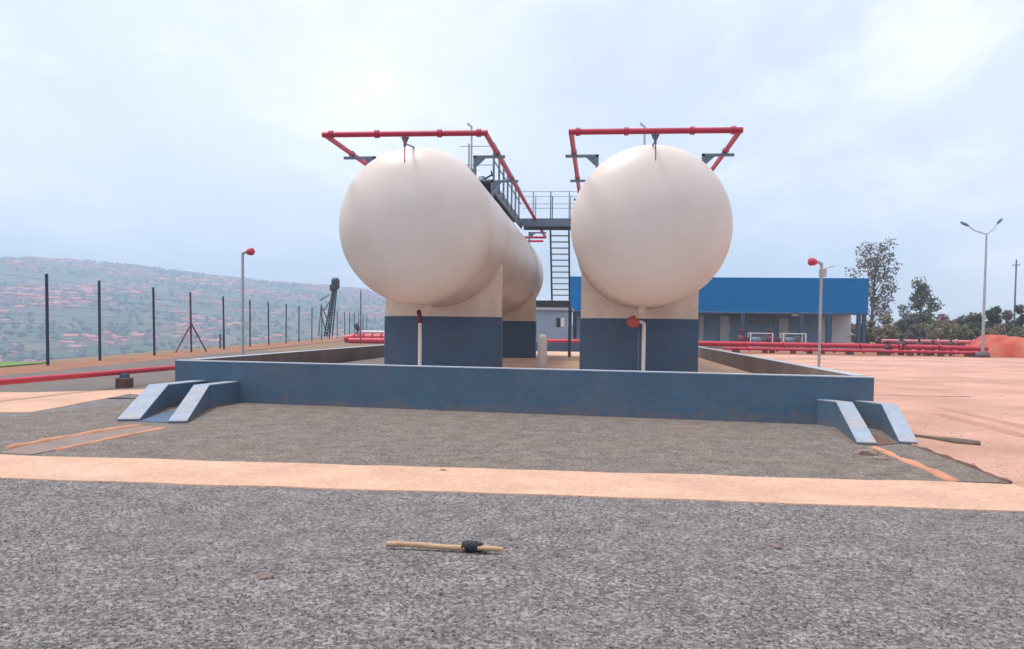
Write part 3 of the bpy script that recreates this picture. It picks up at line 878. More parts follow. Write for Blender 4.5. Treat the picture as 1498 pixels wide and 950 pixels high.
# ------------------------------------------------------------------ fire monitors on poles
def monitor(xb, yb, zb_, d, xt, yt, side, label):
    top = P(xt, yt, d); z0 = 0
    t = thing('fire_monitor', label, 'fire monitor', (top.x, d, z0), 'fire monitors on poles')
    mb = MB(); mb.tube([(top.x, d, -.1), (top.x, d, top.z)], .052, 12); mb.build('pole', M['galv'], t)
    mb = MB(); mb.lathe((top.x, d, 0), (0, 0, 1), [(0, .0), (0, .2), (.04, .2), (.04, .08)], 14); mb.build('base_plate', M['galv'], t)
    mb = MB(); mb.tube([(top.x, d, top.z - .03), (top.x + side * .12, d, top.z + .04), (top.x + side * .34, d, top.z - .02)], .06, 10); mb.build('swivel', M['galv'], t)
    mb = MB(); hx = top.x + side * .3
    mb.lathe((hx - side * .1, d, top.z + .02), (side, -.4, .12), [(0, 0), (0, .09), (.08, .13), (.21, .15), (.27, .12), (.29, .08), (.29, 0)], 18)
    mb.build('nozzle_head', M['red2'], t)
    return t, top


monitor(358, 430, 0, 29.0, 355, 370, 1, 'red headed fire monitor on a pole near the fence')
t, tp = monitor(1199, 545, 0, 29.0, 1202, 385, -1, 'red headed fire monitor on a pole standing in the orange yard before the shed')
mb = MB(); mb.box((tp.x + .05, 29, tp.z - .35), (.22, .2, .3), bev=.02); mb.tube([(tp.x + .1, 29, tp.z - .2), (tp.x + .45, 29, tp.z - .1)], .02, 6); mb.build('control_box', M['galv'], t)

# leaning lattice boom beyond the fence
b0 = G(468, 497); d_ = 95.0
p_lo, p_hi, p_t = P(470, 494, d_), P(483, 432, d_), P(492, 411, d_)
t = thing('lattice_boom', 'dark leaning lattice boom of machinery rising beyond the fence', 'crane', (p_lo.x, d_, -1))
mb = MB()
pl = [P(474, 493, d_), P(488, 418, d_)]; pr = [P(482, 493, d_), P(491, 418, d_)]
for a, b in (pl, pr):
    for oy in (0, 1.0): mb.tube([a + Vector((0, oy, 0)), b + Vector((0, oy * .5, 0))], .09, 6)
for k in range(9):
    f0, f1 = k / 9, (k + 1) / 9
    mb.tube([pl[0].lerp(pl[1], f0), pr[0].lerp(pr[1], f1)], .05, 5); mb.tube([pr[0].lerp(pr[1], f0), pl[0].lerp(pl[1], f1)], .05, 5)
mb.build('boom', M['dark'], t)
mb = MB(); q = P(490, 415, d_); mb.box((q.x, d_ + .2, q.z), (.9, 1.0, 1.5), bev=.25); q2 = P(487, 421, d_); mb.box((q2.x, d_ + .2, q2.z), (.8, .9, 1.0), bev=.2); mb.build('boom_head', M['dark'], t)
mb = MB()
for (xa, ya, xb, yb) in ((468, 440, 481, 432), (466, 492, 470, 445), (473, 455, 484, 440), (470, 447, 480, 470), (478, 492, 470, 460)):
    mb.tube([P(xa, ya, d_ + .6), P(xb, yb, d_ + .6)], .07, 5)
mb.build('rear_strut', M['dark'], t)
q0, q1 = G(528, 496), P(528, 425, 66)
mb = MB(); mb.tube([(q1.x, 66, -.2), (q1.x, 66, q1.z)], .05, 6)
tag(mb.build('flag_pole', M['rust'], loc=(q1.x, 66, 0)), 'thin reddish pole rising behind the red valve cluster', 'pole')

# ------------------------------------------------------------------ pump shed
DS = 72.0
xa, xb = P(833, 450, DS).x, P(1270, 450, DS).x
z_e, z_t = P(1050, 456.5, DS).z, P(1050, 406, DS).z
sh = thing('pump_shed', 'long open fronted shed with a deep bright blue roof band', 'shed', ((xa + xb) / 2, DS, 0))
mb = MB(); mb.box(((xa + xb) / 2, DS + .06, (z_e + z_t) / 2), (xb - xa, .12, z_t - z_e))
mb.prism([Vector((xa, DS + .13, z_t - .02)), Vector((xa, DS + 9, z_t - .9)), Vector((xa, DS + 9, z_t - 1.05)), Vector((xa, DS + .13, z_t - .2))], (xb - xa, 0, 0))
mb.box((xa + .05, DS + 4.5, z_e + 1.0), (.1, 8.7, 2.0)); mb.box((xb - .05, DS + 4.5, z_e + 1.0), (.1, 8.7, 2.0))
mb.build('roof', M['roof'], sh)
mb = MB(); mb.box(((xa + xb) / 2, DS + .1, z_e - .08), (xb - xa, .2, .14)); mb.build('eave_beam', M['shed_col'], sh)
mb = MB(); mb.box(((xa + xb) / 2, DS + 5.0, z_e / 2 + .05), (xb - xa - .3, .25, z_e + .1)); mb.build('rear_wall', M['shed_wall'], sh)
mb = MB(); mb.box(((xa + xb) / 2, DS + 3, .05), (xb - xa + 1, 11, .12)); mb.build('floor_slab', M['inner'], sh)
for x in (841, 1086, 1172, 1212, 1256, 1264):
    q = P(x, 480, DS + .15); mb = MB(); mb.box((q.x, DS + .2, z_e / 2 - .06), (.32, .28, z_e - .16)); mb.build('column', M['shed_col'], sh)
for (x, w, h0) in ((1060, 13, 463), (1146, 13, 466), (1230, 26, 458)):
    q = P(x, 500, DS + 4.8); wd = w / F * (DS + 4.8); zt = P(x, h0, DS + 4.8).z
    mb = MB(); mb.box((q.x, DS + 4.82, zt / 2 + .06), (wd, .1, zt - .1)); d_o = mb.build('door', M['door_w'], sh)
    mb = MB(); mb.box((q.x + wd * .38, DS + 4.74, 1.1), (.05, .06, .18)); mb.build('handle', M['dark'], d_o)
for (x, w) in ((1026, 7), (1204, 6)):
    q = P(x, 480, DS + 4.8); mb = MB(); mb.box((q.x, DS + 4.82, 1.7), (w / 17, .06, 2.6)); mb.build('white_panel', M['door_w'], sh)
for (x, w, y) in ((1075, 18, 466), (1104, 20, 468), (1128, 12, 468)):
    q = P(x, y, DS + 4.8); mb = MB(); mb.box((q.x, DS + 4.84, q.z), (w / F * 78, .06, .9)); w_ = mb.build('window', M['glass'], sh)
    mb = MB(); ww = w / F * 78
    for dx in (-ww / 2, 0, ww / 2): mb.box((q.x + dx, DS + 4.78, q.z), (.07, .05, .98))
    for dz in (-.46, .46): mb.box((q.x, DS + 4.775, q.z + dz), (ww, .04, .06))
    mb.build('frame', M['galv'], w_)
q = P(1165, 460, DS + .1); mb = MB(); mb.box((q.x, DS + .4, q.z), (.65, .25, .3), bev=.04); mb.build('shed_light', M['white'], sh)

# pumps and skids inside the shed
pl_ = ['dark red pump with motor by the shed column nearest the tank', 'dark red pump with motor between the two white skids']
pump = None
for k, x in enumerate((1089, 1131)):
    q = P(x, 495, DS - .9)
    if pump is None:
        t = pump = thing('pump', pl_[0], 'pump', (q.x, DS - .9, .11), 'red pumps in the shed')
        X, Y, Z = q.x, DS - .9, .11
        mb = MB(); mb.box((X, Y, Z + .12), (1.7, .9, .24), bev=.03); mb.build('base', M['red2'], t)
        mb = MB(); mb.lathe((X - .6, Y, Z + .65), (1, 0, 0), [(0, 0), (0, .3), (.1, .42), (.5, .42), (.6, .25), (1.2, .25), (1.2, 0)], 20); mb.build('casing', M['rust'], t)
        mb = MB(); mb.tube([(X - .3, Y, Z + .9), (X - .3, Y, Z + 1.5)], .16, 12); mb.lathe((X - .3, Y, Z + 1.5), (0, 0, 1), [(0, .24), (.1, .24), (.1, 0)], 14); mb.build('discharge_pipe', M['rust'], t)
    else:
        dup(pump, (q.x, DS - .9, .11), pl_[1])
sk = None
sl = ['white framed equipment skid under the shed roof nearer the tank', 'white framed equipment skid under the shed roof nearer the wide white door']
for k, x in enumerate((1112, 1160)):
    q = P(x, 495, DS - 1.0); X, Y, Z = q.x, DS - 1.0, .11
    if sk is None:
        t = sk = thing('equipment_skid', sl[0], 'skid', (X, Y, Z), 'white skids in the shed')
        mb = MB()
        w, dd, h = .95, .6, 1.25
        for sx in (-w, w):
            for sy in (-dd, dd): mb.box((X + sx, Y + sy, Z + h / 2), (.09, .09, h))
        for sy in (-dd, dd):
            for z in (.1, h): mb.box((X, Y + sy, Z + z + .003), (2 * w - .1, .08, .08))
        for sx in (-w, w): mb.box((X + sx, Y, Z + h + .006), (.08, 2 * dd - .1, .08))
        mb.build('frame', M['white'], t)
        mb = MB(); mb.lathe((X - .75, Y, Z + .6), (1, 0, 0), [(0, 0), (0, .25), (.1, .33), (.9, .33), (1.0, .25), (1.45, .2), (1.45, 0)], 16); mb.build('engine', M['steel'], t)
        mb = MB(); mb.box((X + .3, Y - .3, Z + .85), (.5, .2, .4), bev=.03); mb.build('control_panel', M['inner'], t)
    else:
        dup(sk, (X, Y, Z), sl[1])

# small blue-grey building seen in the gap between the tanks
DU = 66.0
ua, ub = P(742, 470, DU).x, P(833, 470, DU).x; uz = P(800, 451, DU).z
t = thing('control_room', 'plain blue grey block building seen between the two tanks', 'building', ((ua + ub) / 2, DU, 0))
mb = MB(); mb.box(((ua + ub) / 2, DU + 3, uz / 2 - .1), (ub - ua, 6, uz - .2)); mb.build('wall', M['shed_wall'], t)
mb = MB(); mb.box(((ua + ub) / 2, DU + 3, uz - .09), (ub - ua + .5, 6.5, .2)); mb.build('roof', M['cap'], t)
q = P(817, 472, DU); mb = MB(); mb.box((q.x, DU - .02, q.z), (.35, .08, .75)); w_ = mb.build('window', M['glass'], t)
mb = MB(); mb.box((q.x + .35, DU - .03, q.z), (.3, .08, .75)); mb.build('shutter', M['white'], t)

# ------------------------------------------------------------------ red pipes in front of the shed
def run(name, label, pts, r, sup, m=M['red2']):
    t = thing(name, label, 'pipe', (pts[0][0], pts[0][1], 0), 'red water pipes before the shed')
    mb = MB(); mb.tube(pts, r, 14); mb.build('pipe', m, t)
    p, q = Vector(pts[0]), Vector(pts[-1]); n = sup
    for k in range(n):
        c = p.lerp(q, (k + .5) / n)
        mb = MB(); mb.box((c.x, c.y, (c.z - r) / 2), (.35, .3, c.z - r)); mb.build('support', M['brick'], t)
        mb = MB(); mb.lathe((c.x + .8, c.y, c.z), (1, 0, 0), [(0, r), (0, r + .08), (.1, r + .08), (.1, r)], 14); mb.build('flange', m, t)
    return t


a, b = P(1000, 503.5, 58), P(1440, 511, 56)
run('water_pipe', 'long thick red pipe on low blocks in front of the blue roofed shed', [(P(790, 499, 58).x, 58, .62), (a.x, 58, .62), (P(1300, 506, 57).x, 57, .60), (b.x, 55.5, .55)], .17, 12)
run('water_pipe', 'thin red pipe close to the ground in front of the thick red pipe', [(P(1060, 512, 56).x, 56.6, .30), (P(1440, 515, 55).x, 54.6, .28)], .10, 9)
run('water_pipe', 'pinkish pipe running low behind the thick red pipe towards the red bank', [(P(1290, 503, 60).x, 60, .95), (P(1420, 503, 60).x, 60, .95)], .13, 5, mat('faded_red', (.62, .25, .27), (.5, .16, .18), 3, .5))
# valves along the pipe
vl = ['white and grey valve stand between the pipes near the shed end', 'dark valve with handwheel on the pipes beyond the shed end', 'dark upright valve on the pipes before the bushes', 'low grey valve nearest the shed end column', 'grey valve just before the red earth bank']
vp = None
for k, x in enumerate((1316, 1342, 1388, 1296, 1362)):
    q = P(x, 505, 57.2)
    if vp is None:
        t = vp = thing('pipe_valve', vl[0], 'valve', (q.x, 56.9, 0), 'valves on the red pipes')
        mb = MB(); mb.lathe((q.x, 56.9, 0), (0, 0, 1), [(0, .0), (0, .2), (.5, .2), (.6, .34), (.95, .34), (1.05, .14), (1.35, .1)], 14); mb.build('body', M['valvegrey'], t)
        mb = MB(); mb.lathe((q.x, 56.9, 1.35), (0, 0, 1), [(0, .2), (.02, .3), (.06, .3), (.08, .2), (.08, 0)], 16); mb.build('handwheel', M['dark'], t)
    else:
        d_ = dup(vp, (q.x, 56.9, 0), vl[k]); d_.scale = [(.7, .7, .85), (.55, .55, 1.0), (.6, .6, .7), (.65, .65, .75)][k - 1]

# bank of bright red earth at the far right
mb = MB(); nx, ny = 60, 16
bx0, bx1 = P(1380, 510, 62).x, P(1700, 510, 62).x
vs = []
for j in range(ny):
    for i in range(nx):
        u, v = i / (nx - 1), j / (ny - 1)
        x = bx0 + (bx1 - bx0) * u; y = 49 + 13 * v + 7.5 * (1 - smooth(.05, .4, u)) * (1 - v)
        h = 1.6 * smooth(0, .13, u) * math.sin(PI * min(1, v * 1.05)) ** .7 * (1 - .2 * u)
        h += noise.noise(Vector((x * .35, y * .35, 1))) * .6 * min(1, h * 2) + noise.noise(Vector((x * 1.1, y * 1.1, 4))) * .3 * min(1, h * 2)
        vs.append((x, y, max(0.0, h) - .04))
fs = [(j * nx + i, j * nx + i + 1, (j + 1) * nx + i + 1, (j + 1) * nx + i) for j in range(ny - 1) for i in range(nx - 1)]
mb.add(vs, fs, True); o = mb.build('earth_bank', M['redbank'], loc=(bx0, 49, 0)); kind(o, 'structure')

# ------------------------------------------------------------------ street lamp and utility pole
LD = 49.0
b0 = G(1437, 523); LD = b0.y
tz = P(1443, 342, LD).z
t = thing('street_lamp', 'tall grey street lamp with two spread arms at the yard edge', 'street lamp', (b0.x, LD, 0))
mb = MB(); mb.tube([(b0.x, LD, -.1), (b0.x, LD, 2.5), (b0.x, LD, tz)], [.105, .09, .05], 12); mb.build('pole', M['galv'], t)
mb = MB(); mb.lathe((b0.x, LD, 0), (0, 0, 1), [(0, 0), (0, .45), (.35, .4), (.36, .14)], 16); mb.build('footing', M['inner'], t)
for (xt, yt, wob) in ((1405, 325, -1), (1466, 320, 1)):
    e = P(xt, yt, LD)
    mb = MB(); s = Vector((b0.x, LD, tz - .05)); mid = s.lerp(e, .45) + Vector((0, 0, -.12)); fin = s.lerp(e, .72)
    mb.tube([s, mid, fin], .035, 8); mb.build('arm', M['galv'], t)
    dirv = (e - s).normalized(); c0 = s.lerp(e, .68)
    mb = MB(); mb.tube([c0, c0.lerp(e, .3), c0.lerp(e, .8), e], [.05, .1, .09, .04], 10); mb.build('lamp_head', M['steel'], t)
q = G(1487, 492.5)
DPOLE = 105.0; qt = P(1487, 380, DPOLE); 
t = thing('utility_pole', 'thin dark utility pole rising above the bushes at the edge', 'pole', (qt.x, DPOLE, 0))
mb = MB(); mb.tube([(qt.x, DPOLE, -.1), (qt.x, DPOLE, qt.z)], [.14, .09], 8); mb.build('pole', M['steel'], t)
mb = MB(); mb.box((qt.x, DPOLE, qt.z - .7), (.9, .1, .1)); mb.build('crossarm', M['steel'], t)
for s in (-.4, 0, .4):
    mb = MB(); mb.tube([(qt.x + s, DPOLE, qt.z - .65), (qt.x + s, DPOLE, qt.z - .45)], .05, 6); mb.build('insulator', M['white'], t)

# ------------------------------------------------------------------ trees and bushes
def leafs(mb, c, rad, n, size, flat=.8):
    c = Vector(c)
    for _ in range(n):
        while True:
            v = Vector((rnd.uniform(-1, 1), rnd.uniform(-1, 1), rnd.uniform(-1, 1)))
            if .15 < v.length < 1: break
        p = c + Vector((v.x * rad, v.y * rad, v.z * rad * flat))
        a = Vector((rnd.gauss(0, 1), rnd.gauss(0, 1), rnd.gauss(0, 1))).normalized()
        b = a.cross(Vector((rnd.gauss(0, 1), rnd.gauss(0, 1), rnd.gauss(0, 1)))).normalized()
        s = size * rnd.uniform(.6, 1.3)
        mb.add([p - a * s, p + b * s * .5, p + a * s, p - b * s * .5], [(0, 1, 2, 3)])


def tree(x, yb, d, top, wpx, label, leaf, nb, trunk_lean=0, gap=.55, nl=60, lsize=.28, crown0=.3, group=None, tr=.2):
    q = P(x, top, d); hgt = q.z; hw = wpx / 2 / F * d
    t = thing('tree', label, 'tree', (q.x, d, 0), group)
    mb = MB(); tp = Vector((q.x + trunk_lean, d, hgt * .93)); bs = Vector((q.x - trunk_lean * .3, d, -.2))
    ptl = [bs.lerp(tp, f) + Vector((math.sin(f * 7) * .15, math.cos(f * 5) * .15, 0)) for f in (0, .25, .5, .75, 1)]
    mb.tube(ptl, [tr, tr * .85, tr * .6, tr * .38, tr * .12], 8)
    cb = MB()
    for k in range(nb):
        f = crown0 + (1 - crown0) * (k + .5) / nb
        base = bs.lerp(tp, max(.15, f - .18))
        an = k * 2.4 + rnd.uniform(-.4, .4)
        wid = hw * (1.05 - .55 * abs(f - .55) / .45) * rnd.uniform(.55, 1.05)
        e = Vector((base.x + math.cos(an) * wid, base.y + math.sin(an) * wid * .7, hgt * f * rnd.uniform(.93, 1.05)))
        mb.tube([base, base.lerp(e, .5) + Vector((0, 0, .25)), e], [tr * .32, tr * .2, tr * .07], 5)
        for m_ in range(3):
            c = base.lerp(e, (.55, .8, 1.0)[m_]) + Vector((rnd.gauss(0, .3), rnd.gauss(0, .3), rnd.gauss(0, .25)))
            leafs(cb, c, hw * rnd.uniform(.2, .36) * (gap + .45), nl, lsize)
    leafs(cb, tp, hw * .3, nl, lsize)
    mb.build('trunk', M['bark'], t); cb.build('crown', leaf, t)
    return t


tree(1277, 455, 110, 352, 74, 'tall sparse tree with see-through crown behind the shed corner', M['leaf_grey'], 19, .8, .75, 46, .21, .30, tr=.26)
tree(1349, 460, 125, 414, 48, 'small dark rounded tree rising from the bushes by the shed', M['leaf_dark'], 13, 0, .8, 60, .24, .35, tr=.22)


def bush(x, d, top, wpx, leaf, label):
    q = P(x, top, d); hw = wpx / 2 / F * d; h = max(1.0, q.z)
    t = thing('bush', label, 'bush', (q.x, d, 0), 'bushes beyond the yard')
    mb = MB(); cb = MB()
    n = 13
    for k in range(n):
        cx = q.x + rnd.uniform(-.8, .8) * hw; cy = d + rnd.uniform(-.6, .6) * hw
        cz = h * (rnd.uniform(.18, .85)) * (1 - .3 * abs(cx - q.x) / hw)
        leafs(cb, (cx, cy, cz), hw * rnd.uniform(.28, .42), 110, .26, .9)
        mb.tube([(q.x + (cx - q.x) * .2, d, -.1), (cx, cy, cz)], [.07, .02], 5)
    mb.build('stem', M['bark'], t); cb.build('foliage', leaf, t)


cols = [('leaf_olive', 'olive green'), ('leaf_brown', 'dry brownish'), ('leaf_dark', 'dark green'), ('leaf_grey', 'grey green')]
bl = [(1263, 96, 462, 34, 1, 'dry brown bush against the end column of the shed'),
      (1290, 98, 459, 44, 0, 'olive bush under the tall sparse tree'),
      (1318, 101, 458, 40, 3, 'grey green bush between the tall sparse tree and the small dark tree'),
      (1346, 104, 452, 44, 2, 'dark green bush at the foot of the small dark tree'),
      (1364, 95, 462, 46, 0, 'low olive bush in front of the small dark tree'),
      (1386, 112, 446, 44, 4, 'pinkish flowering bush between the small dark tree and the lamp'),
      (1396, 98, 456, 40, 0, 'olive bush under the pinkish flowering bush'),
      (1418, 104, 449, 40, 3, 'grey green bush just short of the street lamp'),
      (1430, 96, 462, 30, 2, 'low dark bush behind the street lamp pole'),
      (1450, 100, 441, 36, 2, 'round dark green bush just past the street lamp'),
      (1468, 98, 451, 38, 3, 'grey green bush between the street lamp and the utility pole'),
      (1492, 102, 440, 40, 2, 'tall dark bush around the utility pole'),
      (1300, 90, 472, 40, 1, 'dry low bush in front of the olive one by the shed'),
      (1340, 90, 474, 40, 3, 'low grey green bush close to the valves on the pipes'),
      (1378, 88, 474, 42, 1, 'low dry bush above the red pipes'),
      (1412, 88, 476, 40, 0, 'low olive bush above the start of the red bank'),
      (1466, 86, 474, 46, 1, 'low dry bush on top of the red bank'),
      (1498, 86, 474, 46, 0, 'low olive bush on top of the red bank at the edge')]
M_l = [M['leaf_olive'], M['leaf_brown'], M['leaf_dark'], M['leaf_grey'], M['leaf_pink']]
for (x, d, top, w, m_, lab) in bl:
    bush(x, d, top, w, M_l[m_], lab)

# ------------------------------------------------------------------ hillside town and woods (uncountable in the haze)
tw, ft = MB(), MB(); nh = nt_ = 0
tries = 0
while nh < 1900 and tries < 60000:
    tries += 1
    xp = rnd.uniform(-150, 800); r = rnd.uniform(680, 2150)
    d = ray(xp, 481); d.z = 0; d.normalize(); x, y = d.x * r, d.y * r
    dens = noise.noise(Vector((x * .006, y * .006, 11))) + .35 * noise.noise(Vector((x * .02, y * .02, 5)))
    if dens < rnd.uniform(-.15, .35): continue
    z = terrain_z(x, y); s = rnd.uniform(5, 10); h = rnd.uniform(3, 5.5); a = rnd.uniform(0, PI)
    tw.box((x, y, z + h / 2 - .8), (s, s * 1.3, h + 1.6), a, 0)
    m_ = Matrix.Rotation(a, 3, 'Z'); e = .6
    vs = [Vector((x, y, z + h)) + m_ @ Vector(v) for v in ((-s / 2 - e, -s * .65 - e, 0), (s / 2 + e, -s * .65 - e, 0), (s / 2 + e, s * .65 + e, 0), (-s / 2 - e, s * .65 + e, 0), (0, -s * .65 - e, s * .22), (0, s * .65 + e, s * .22))]
    tw.add(vs, [(0, 1, 4), (2, 3, 5), (1, 2, 5, 4), (3, 0, 4, 5)], False, 1); nh += 1
o = tw.build('far_town', [M['town'], M['townroof']]); kind(o, 'stuff', 'hazy mass of small reddish houses spread over the far hillside')
tries = 0
while nt_ < 4200 and tries < 60000:
    tries += 1
    xp = rnd.uniform(-150, 860); r = rnd.uniform(500, 2230)
    d = ray(xp, 481); d.z = 0; d.normalize(); x, y = d.x * r, d.y * r
    if noise.noise(Vector((x * .007, y * .007, 31))) < rnd.uniform(-.4, .3): continue
    z = terrain_z(x, y); s = rnd.uniform(1.6, 4.2)
    # ragged little crown: two crossed, jittered bipyramids
    n = 6; vs = [Vector((x, y, z - 1))]
    for lay, (zz_, rr) in enumerate(((.35, .8), (.9, 1.0), (1.35, .6))):
        for k in range(n): 
            an = 2 * PI * (k + .5 * lay) / n; q_ = s * rr * rnd.uniform(.7, 1.2); vs.append(Vector((x + math.cos(an) * q_, y + math.sin(an) * q_, z + s * zz_ * rnd.uniform(.85, 1.15))))
    vs.append(Vector((x, y, z + s * rnd.uniform(1.5, 1.9))))
    fs = [(0, 1 + (k + 1) % n, 1 + k) for k in range(n)]
    for lay in (0, 1):
        b_ = 1 + lay * n
        fs += [(b_ + k, b_ + (k + 1) % n, b_ + n + (k + 1) % n, b_ + n + k) for k in range(n)]
    fs += [(1 + 2 * n + k, 1 + 2 * n + (k + 1) % n, 1 + 3 * n) for k in range(n)]
    ft.add(vs, fs); nt_ += 1
o = ft.build('far_trees', M['far_tree']); kind(o, 'stuff', 'hazy trees scattered over the far hillside')

# ------------------------------------------------------------------ loose things on the ground
a, b = G(566, 803), G(736, 811)
t = thing('wooden_stick', 'weathered wooden stick with black rag tied round it, lying on the gravel', 'stick', (a.x, a.y, .03))
mb = MB(); n = 14; pts = []
for k in range(n + 1):
    f = k / n; p = a.lerp(b, f); pts.append((p.x, p.y + .006 * math.sin(f * 5), .034 + .004 * math.sin(f * 9)))
mb.tube(pts, [.022 - .004 * k / n + .002 * math.sin(k * 1.7) for k in range(n + 1)], 12); mb.build('shaft', M['wood'], t)
c = G(690, 808); tdir = (b - a).normalized()
mb = MB(); prof = []
for k in range(13):
    f = k / 12; prof.append((-.075 + .15 * f, .027 + .014 * math.sin(PI * f) ** .5 + .006 * math.sin(k * 2.3)))
prof = [(-.075, 0)] + prof + [(.075, 0)]
mb.lathe((c.x, c.y, .038), tdir, prof, 20)
for (dx, dy, L_) in ((.05, -.03, .09), (.06, .02, .06)):
    q0 = Vector((c.x, c.y, .045)) + tdir * dx; mb.tube([q0, q0 + Vector((.03, dy * 1.0, -.02)), q0 + Vector((.05, dy * 2.2, -.035))], [.02, .014, .006], 7)
ob = mb.build('rag', M['rag'], t)
for v in ob.data.vertices:
    w = noise.noise(Vector(v.co) * 38) * .010; v.co += Vector((w, noise.noise(Vector(v.co) * 31 + Vector((5, 0, 0))) * .008, abs(w) * .8))


def rock(c, s, label, flat=.6, seed=0, m=M['stone']):
    import bmesh
    bm = bmesh.new(); bmesh.ops.create_icosphere(bm, subdivisions=3, radius=1)
    for v in bm.verts:
        k = 1 + .45 * noise.noise(v.co * 1.1 + Vector((seed, 0, 0))) + .15 * noise.noise(v.co * 3 + Vector((0, seed, 0)))
        v.co = Vector((v.co.x * s[0], v.co.y * s[1], v.co.z * s[0] * flat)) * k
    me = bpy.data.meshes.new('stone'); bm.to_mesh(me); bm.free(); me.materials.append(m)
    o = bpy.data.objects.new('stone', me); COL.objects.link(o); o.location = (c.x, c.y, s[0] * flat * .45)
    tag(o, label, 'stone', 'loose stones'); return o


rock(G(390, 846), (.042, .03), 'small brown stone on the gravel lower than the stick, towards the fence side', seed=1)
rock(G(372, 838), (.015, .015), 'tiny stone beside the small brown stone on the gravel', seed=2)
rock(G(1135, 802), (.035, .025), 'small brown stone on the gravel near the path, towards the yard side', seed=3)
rock(G(648, 690), (.04, .02), 'small flat stone on the footpath', .5, seed=4)
rock(G(1268, 666), (.18, .07), 'flat brown rock on the gravel at the foot of the drain by the yard', .3, seed=5)
rock(G(1290, 673), (.10, .05), 'smaller flat rock beside the larger one at the drain by the yard', .3, seed=6)

# kerb line, and a dark ground mark shaped as a thin tube
pa_, pb_ = G(1281, 579), G(1420, 582)
mb = MB(); strip(mb, [pa_, pa_.lerp(pb_, .5), pb_], .10, .035); tag(mb.build('yard_kerb', M['inner'], loc=pa_), 'thin dark kerb line reaching from the wall corner into the yard', 'kerb')
pa_, pb_ = G(1338, 641), G(1392, 648)
pts = [G(1338, 640), G(1365, 644), G(1400, 650), G(1434, 653)]
mb = MB(); mb.tube([Vector((p.x, p.y, .03)) for p in pts], [.018, .03, .06, .045], 8); tag(mb.build('dark_ground_mark', M['bark'], loc=pts[0]), 'long dark mark on the ground of the yard beside the drain', 'ground mark')  # tapered dark tube standing in for a dark mark on the ground

# scattered loose stones give the gravel real relief and ragged edges
def scatter(name, n_max, gen, med, cols, label, seed):
    vs, fs = [], []
    r2 = random.Random(seed)
    base = []
    for k in range(6):
        base.append([Vector((x * r2.uniform(.6, 1.2), y * r2.uniform(.6, 1.2), z * r2.uniform(.5, .9))) for (x, y, z) in
                     ((1, 0, 0), (-1, 0, 0), (0, 1, 0), (0, -1, 0), (0, 0, 1), (0, 0, -1), (.6, .6, .45), (-.6, -.6, .45))])
    F_ = [(0, 6, 4), (0, 2, 6), (2, 4, 6), (2, 1, 4), (1, 7, 4), (1, 3, 7), (3, 4, 7), (3, 0, 4), (2, 0, 5), (1, 2, 5), (3, 1, 5), (0, 3, 5)]
    n = t_ = 0
    while n < n_max and t_ < n_max * 6:
        t_ += 1
        xy = gen(r2)
        if xy is None: continue
        x, y = xy
        sz = med * math.exp(min(.75, r2.gauss(0, .36))); b_ = len(vs); a = r2.uniform(0, 6.28); c_, s_ = math.cos(a), math.sin(a)
        for q in base[n % 6]:
            vs.append((x + (q.x * c_ - q.y * s_) * sz, y + (q.x * s_ + q.y * c_) * sz, .006 + sz * .3 + q.z * sz * .8))
        fs += [(b_ + i, b_ + j, b_ + k) for (i, j, k) in F_]; n += 1
    me = bpy.data.meshes.new(name); me.from_pydata(vs, [], fs)
    m = bpy.data.materials.new('loose_stones'); m.use_nodes = True
    N = m.node_tree.nodes; L = m.node_tree.links; b = N['Principled BSDF']; b.inputs['Roughness'].default_value = .9
    g = N.new('ShaderNodeNewGeometry'); r = N.new('ShaderNodeValToRGB'); e = r.color_ramp.elements
    e[0].color = (*cols[0], 1); e[1].color = (*cols[2], 1); k = e.new(.6); k.color = (*cols[1], 1)
    L.new(g.outputs['Random Per Island'], r.inputs[0]); L.new(r.outputs[0], b.inputs['Base Color'])
    me.materials.append(m)
    o = bpy.data.objects.new(name, me); COL.objects.link(o); kind(o, 'stuff', label)


n_near = Vector((-t1.y, t1.x, 0)); n_far = Vector((-t2.y, t2.x, 0))


def gen_near(r2):
    y = 3.0 + (r2.random() ** 1.6) * 4.6; hw = 3 + y * .75; x = r2.uniform(-hw, hw) - y * .09
    if (Vector((x, y, 0)) - pa).dot(n_near) > (r2.gauss(-.02, .07) if r2.random() > .012 else r2.uniform(0, 1.1)): return None
    return x, y


def gen_apron(r2):
    y = 8.2 + (r2.random() ** 1.3) * 6.6; hw = y * .72; x = r2.uniform(-hw, hw) - y * .09
    p = Vector((x, y, 0))
    if (p - pd).dot(n_far) < r2.gauss(.03, .06): return None
    if (p - A).dot(n1) > -.05: return None
    for (a, b, sg) in ((r1[0], r1[2], 1), (l2[0], l2[2], -1), (lW, l2[0], -1), (r1[0], rW, -1)):
        t = (b - a).normalized(); s_ = (p - a).dot(Vector((-t.y, t.x, 0))) * sg
        if s_ < .12: return None
    return x, y


def gen_yard(r2):
    y = 8.5 + (r2.random() ** 1.5) * 22; x = r2.uniform(B.x - 1, y * .62)
    p = Vector((x, y, 0)); t = (Rw - Ro).normalized()
    if (p - Ro).dot(Vector((t.y, -t.x, 0))) < .1 or (y > B.y - .3 and x < B.x + .3): return None
    return x, y


lW = Vector((A.x + 1.2, A.y - .1, 0)); rW = Vector((B.x - 1.4, B.y, 0))
scatter('gravel', 60000, gen_near, .0052, ((.08, .073, .076), (.15, .138, .142), (.35, .325, .325)), 'loose grey gravel stones across the foreground', 3)


scatter('gravel', 30000, gen_apron, .008, ((.065, .056, .052), (.15, .13, .118), (.30, .26, .235)), 'brownish gravel stones between the path and the blue wall', 5)

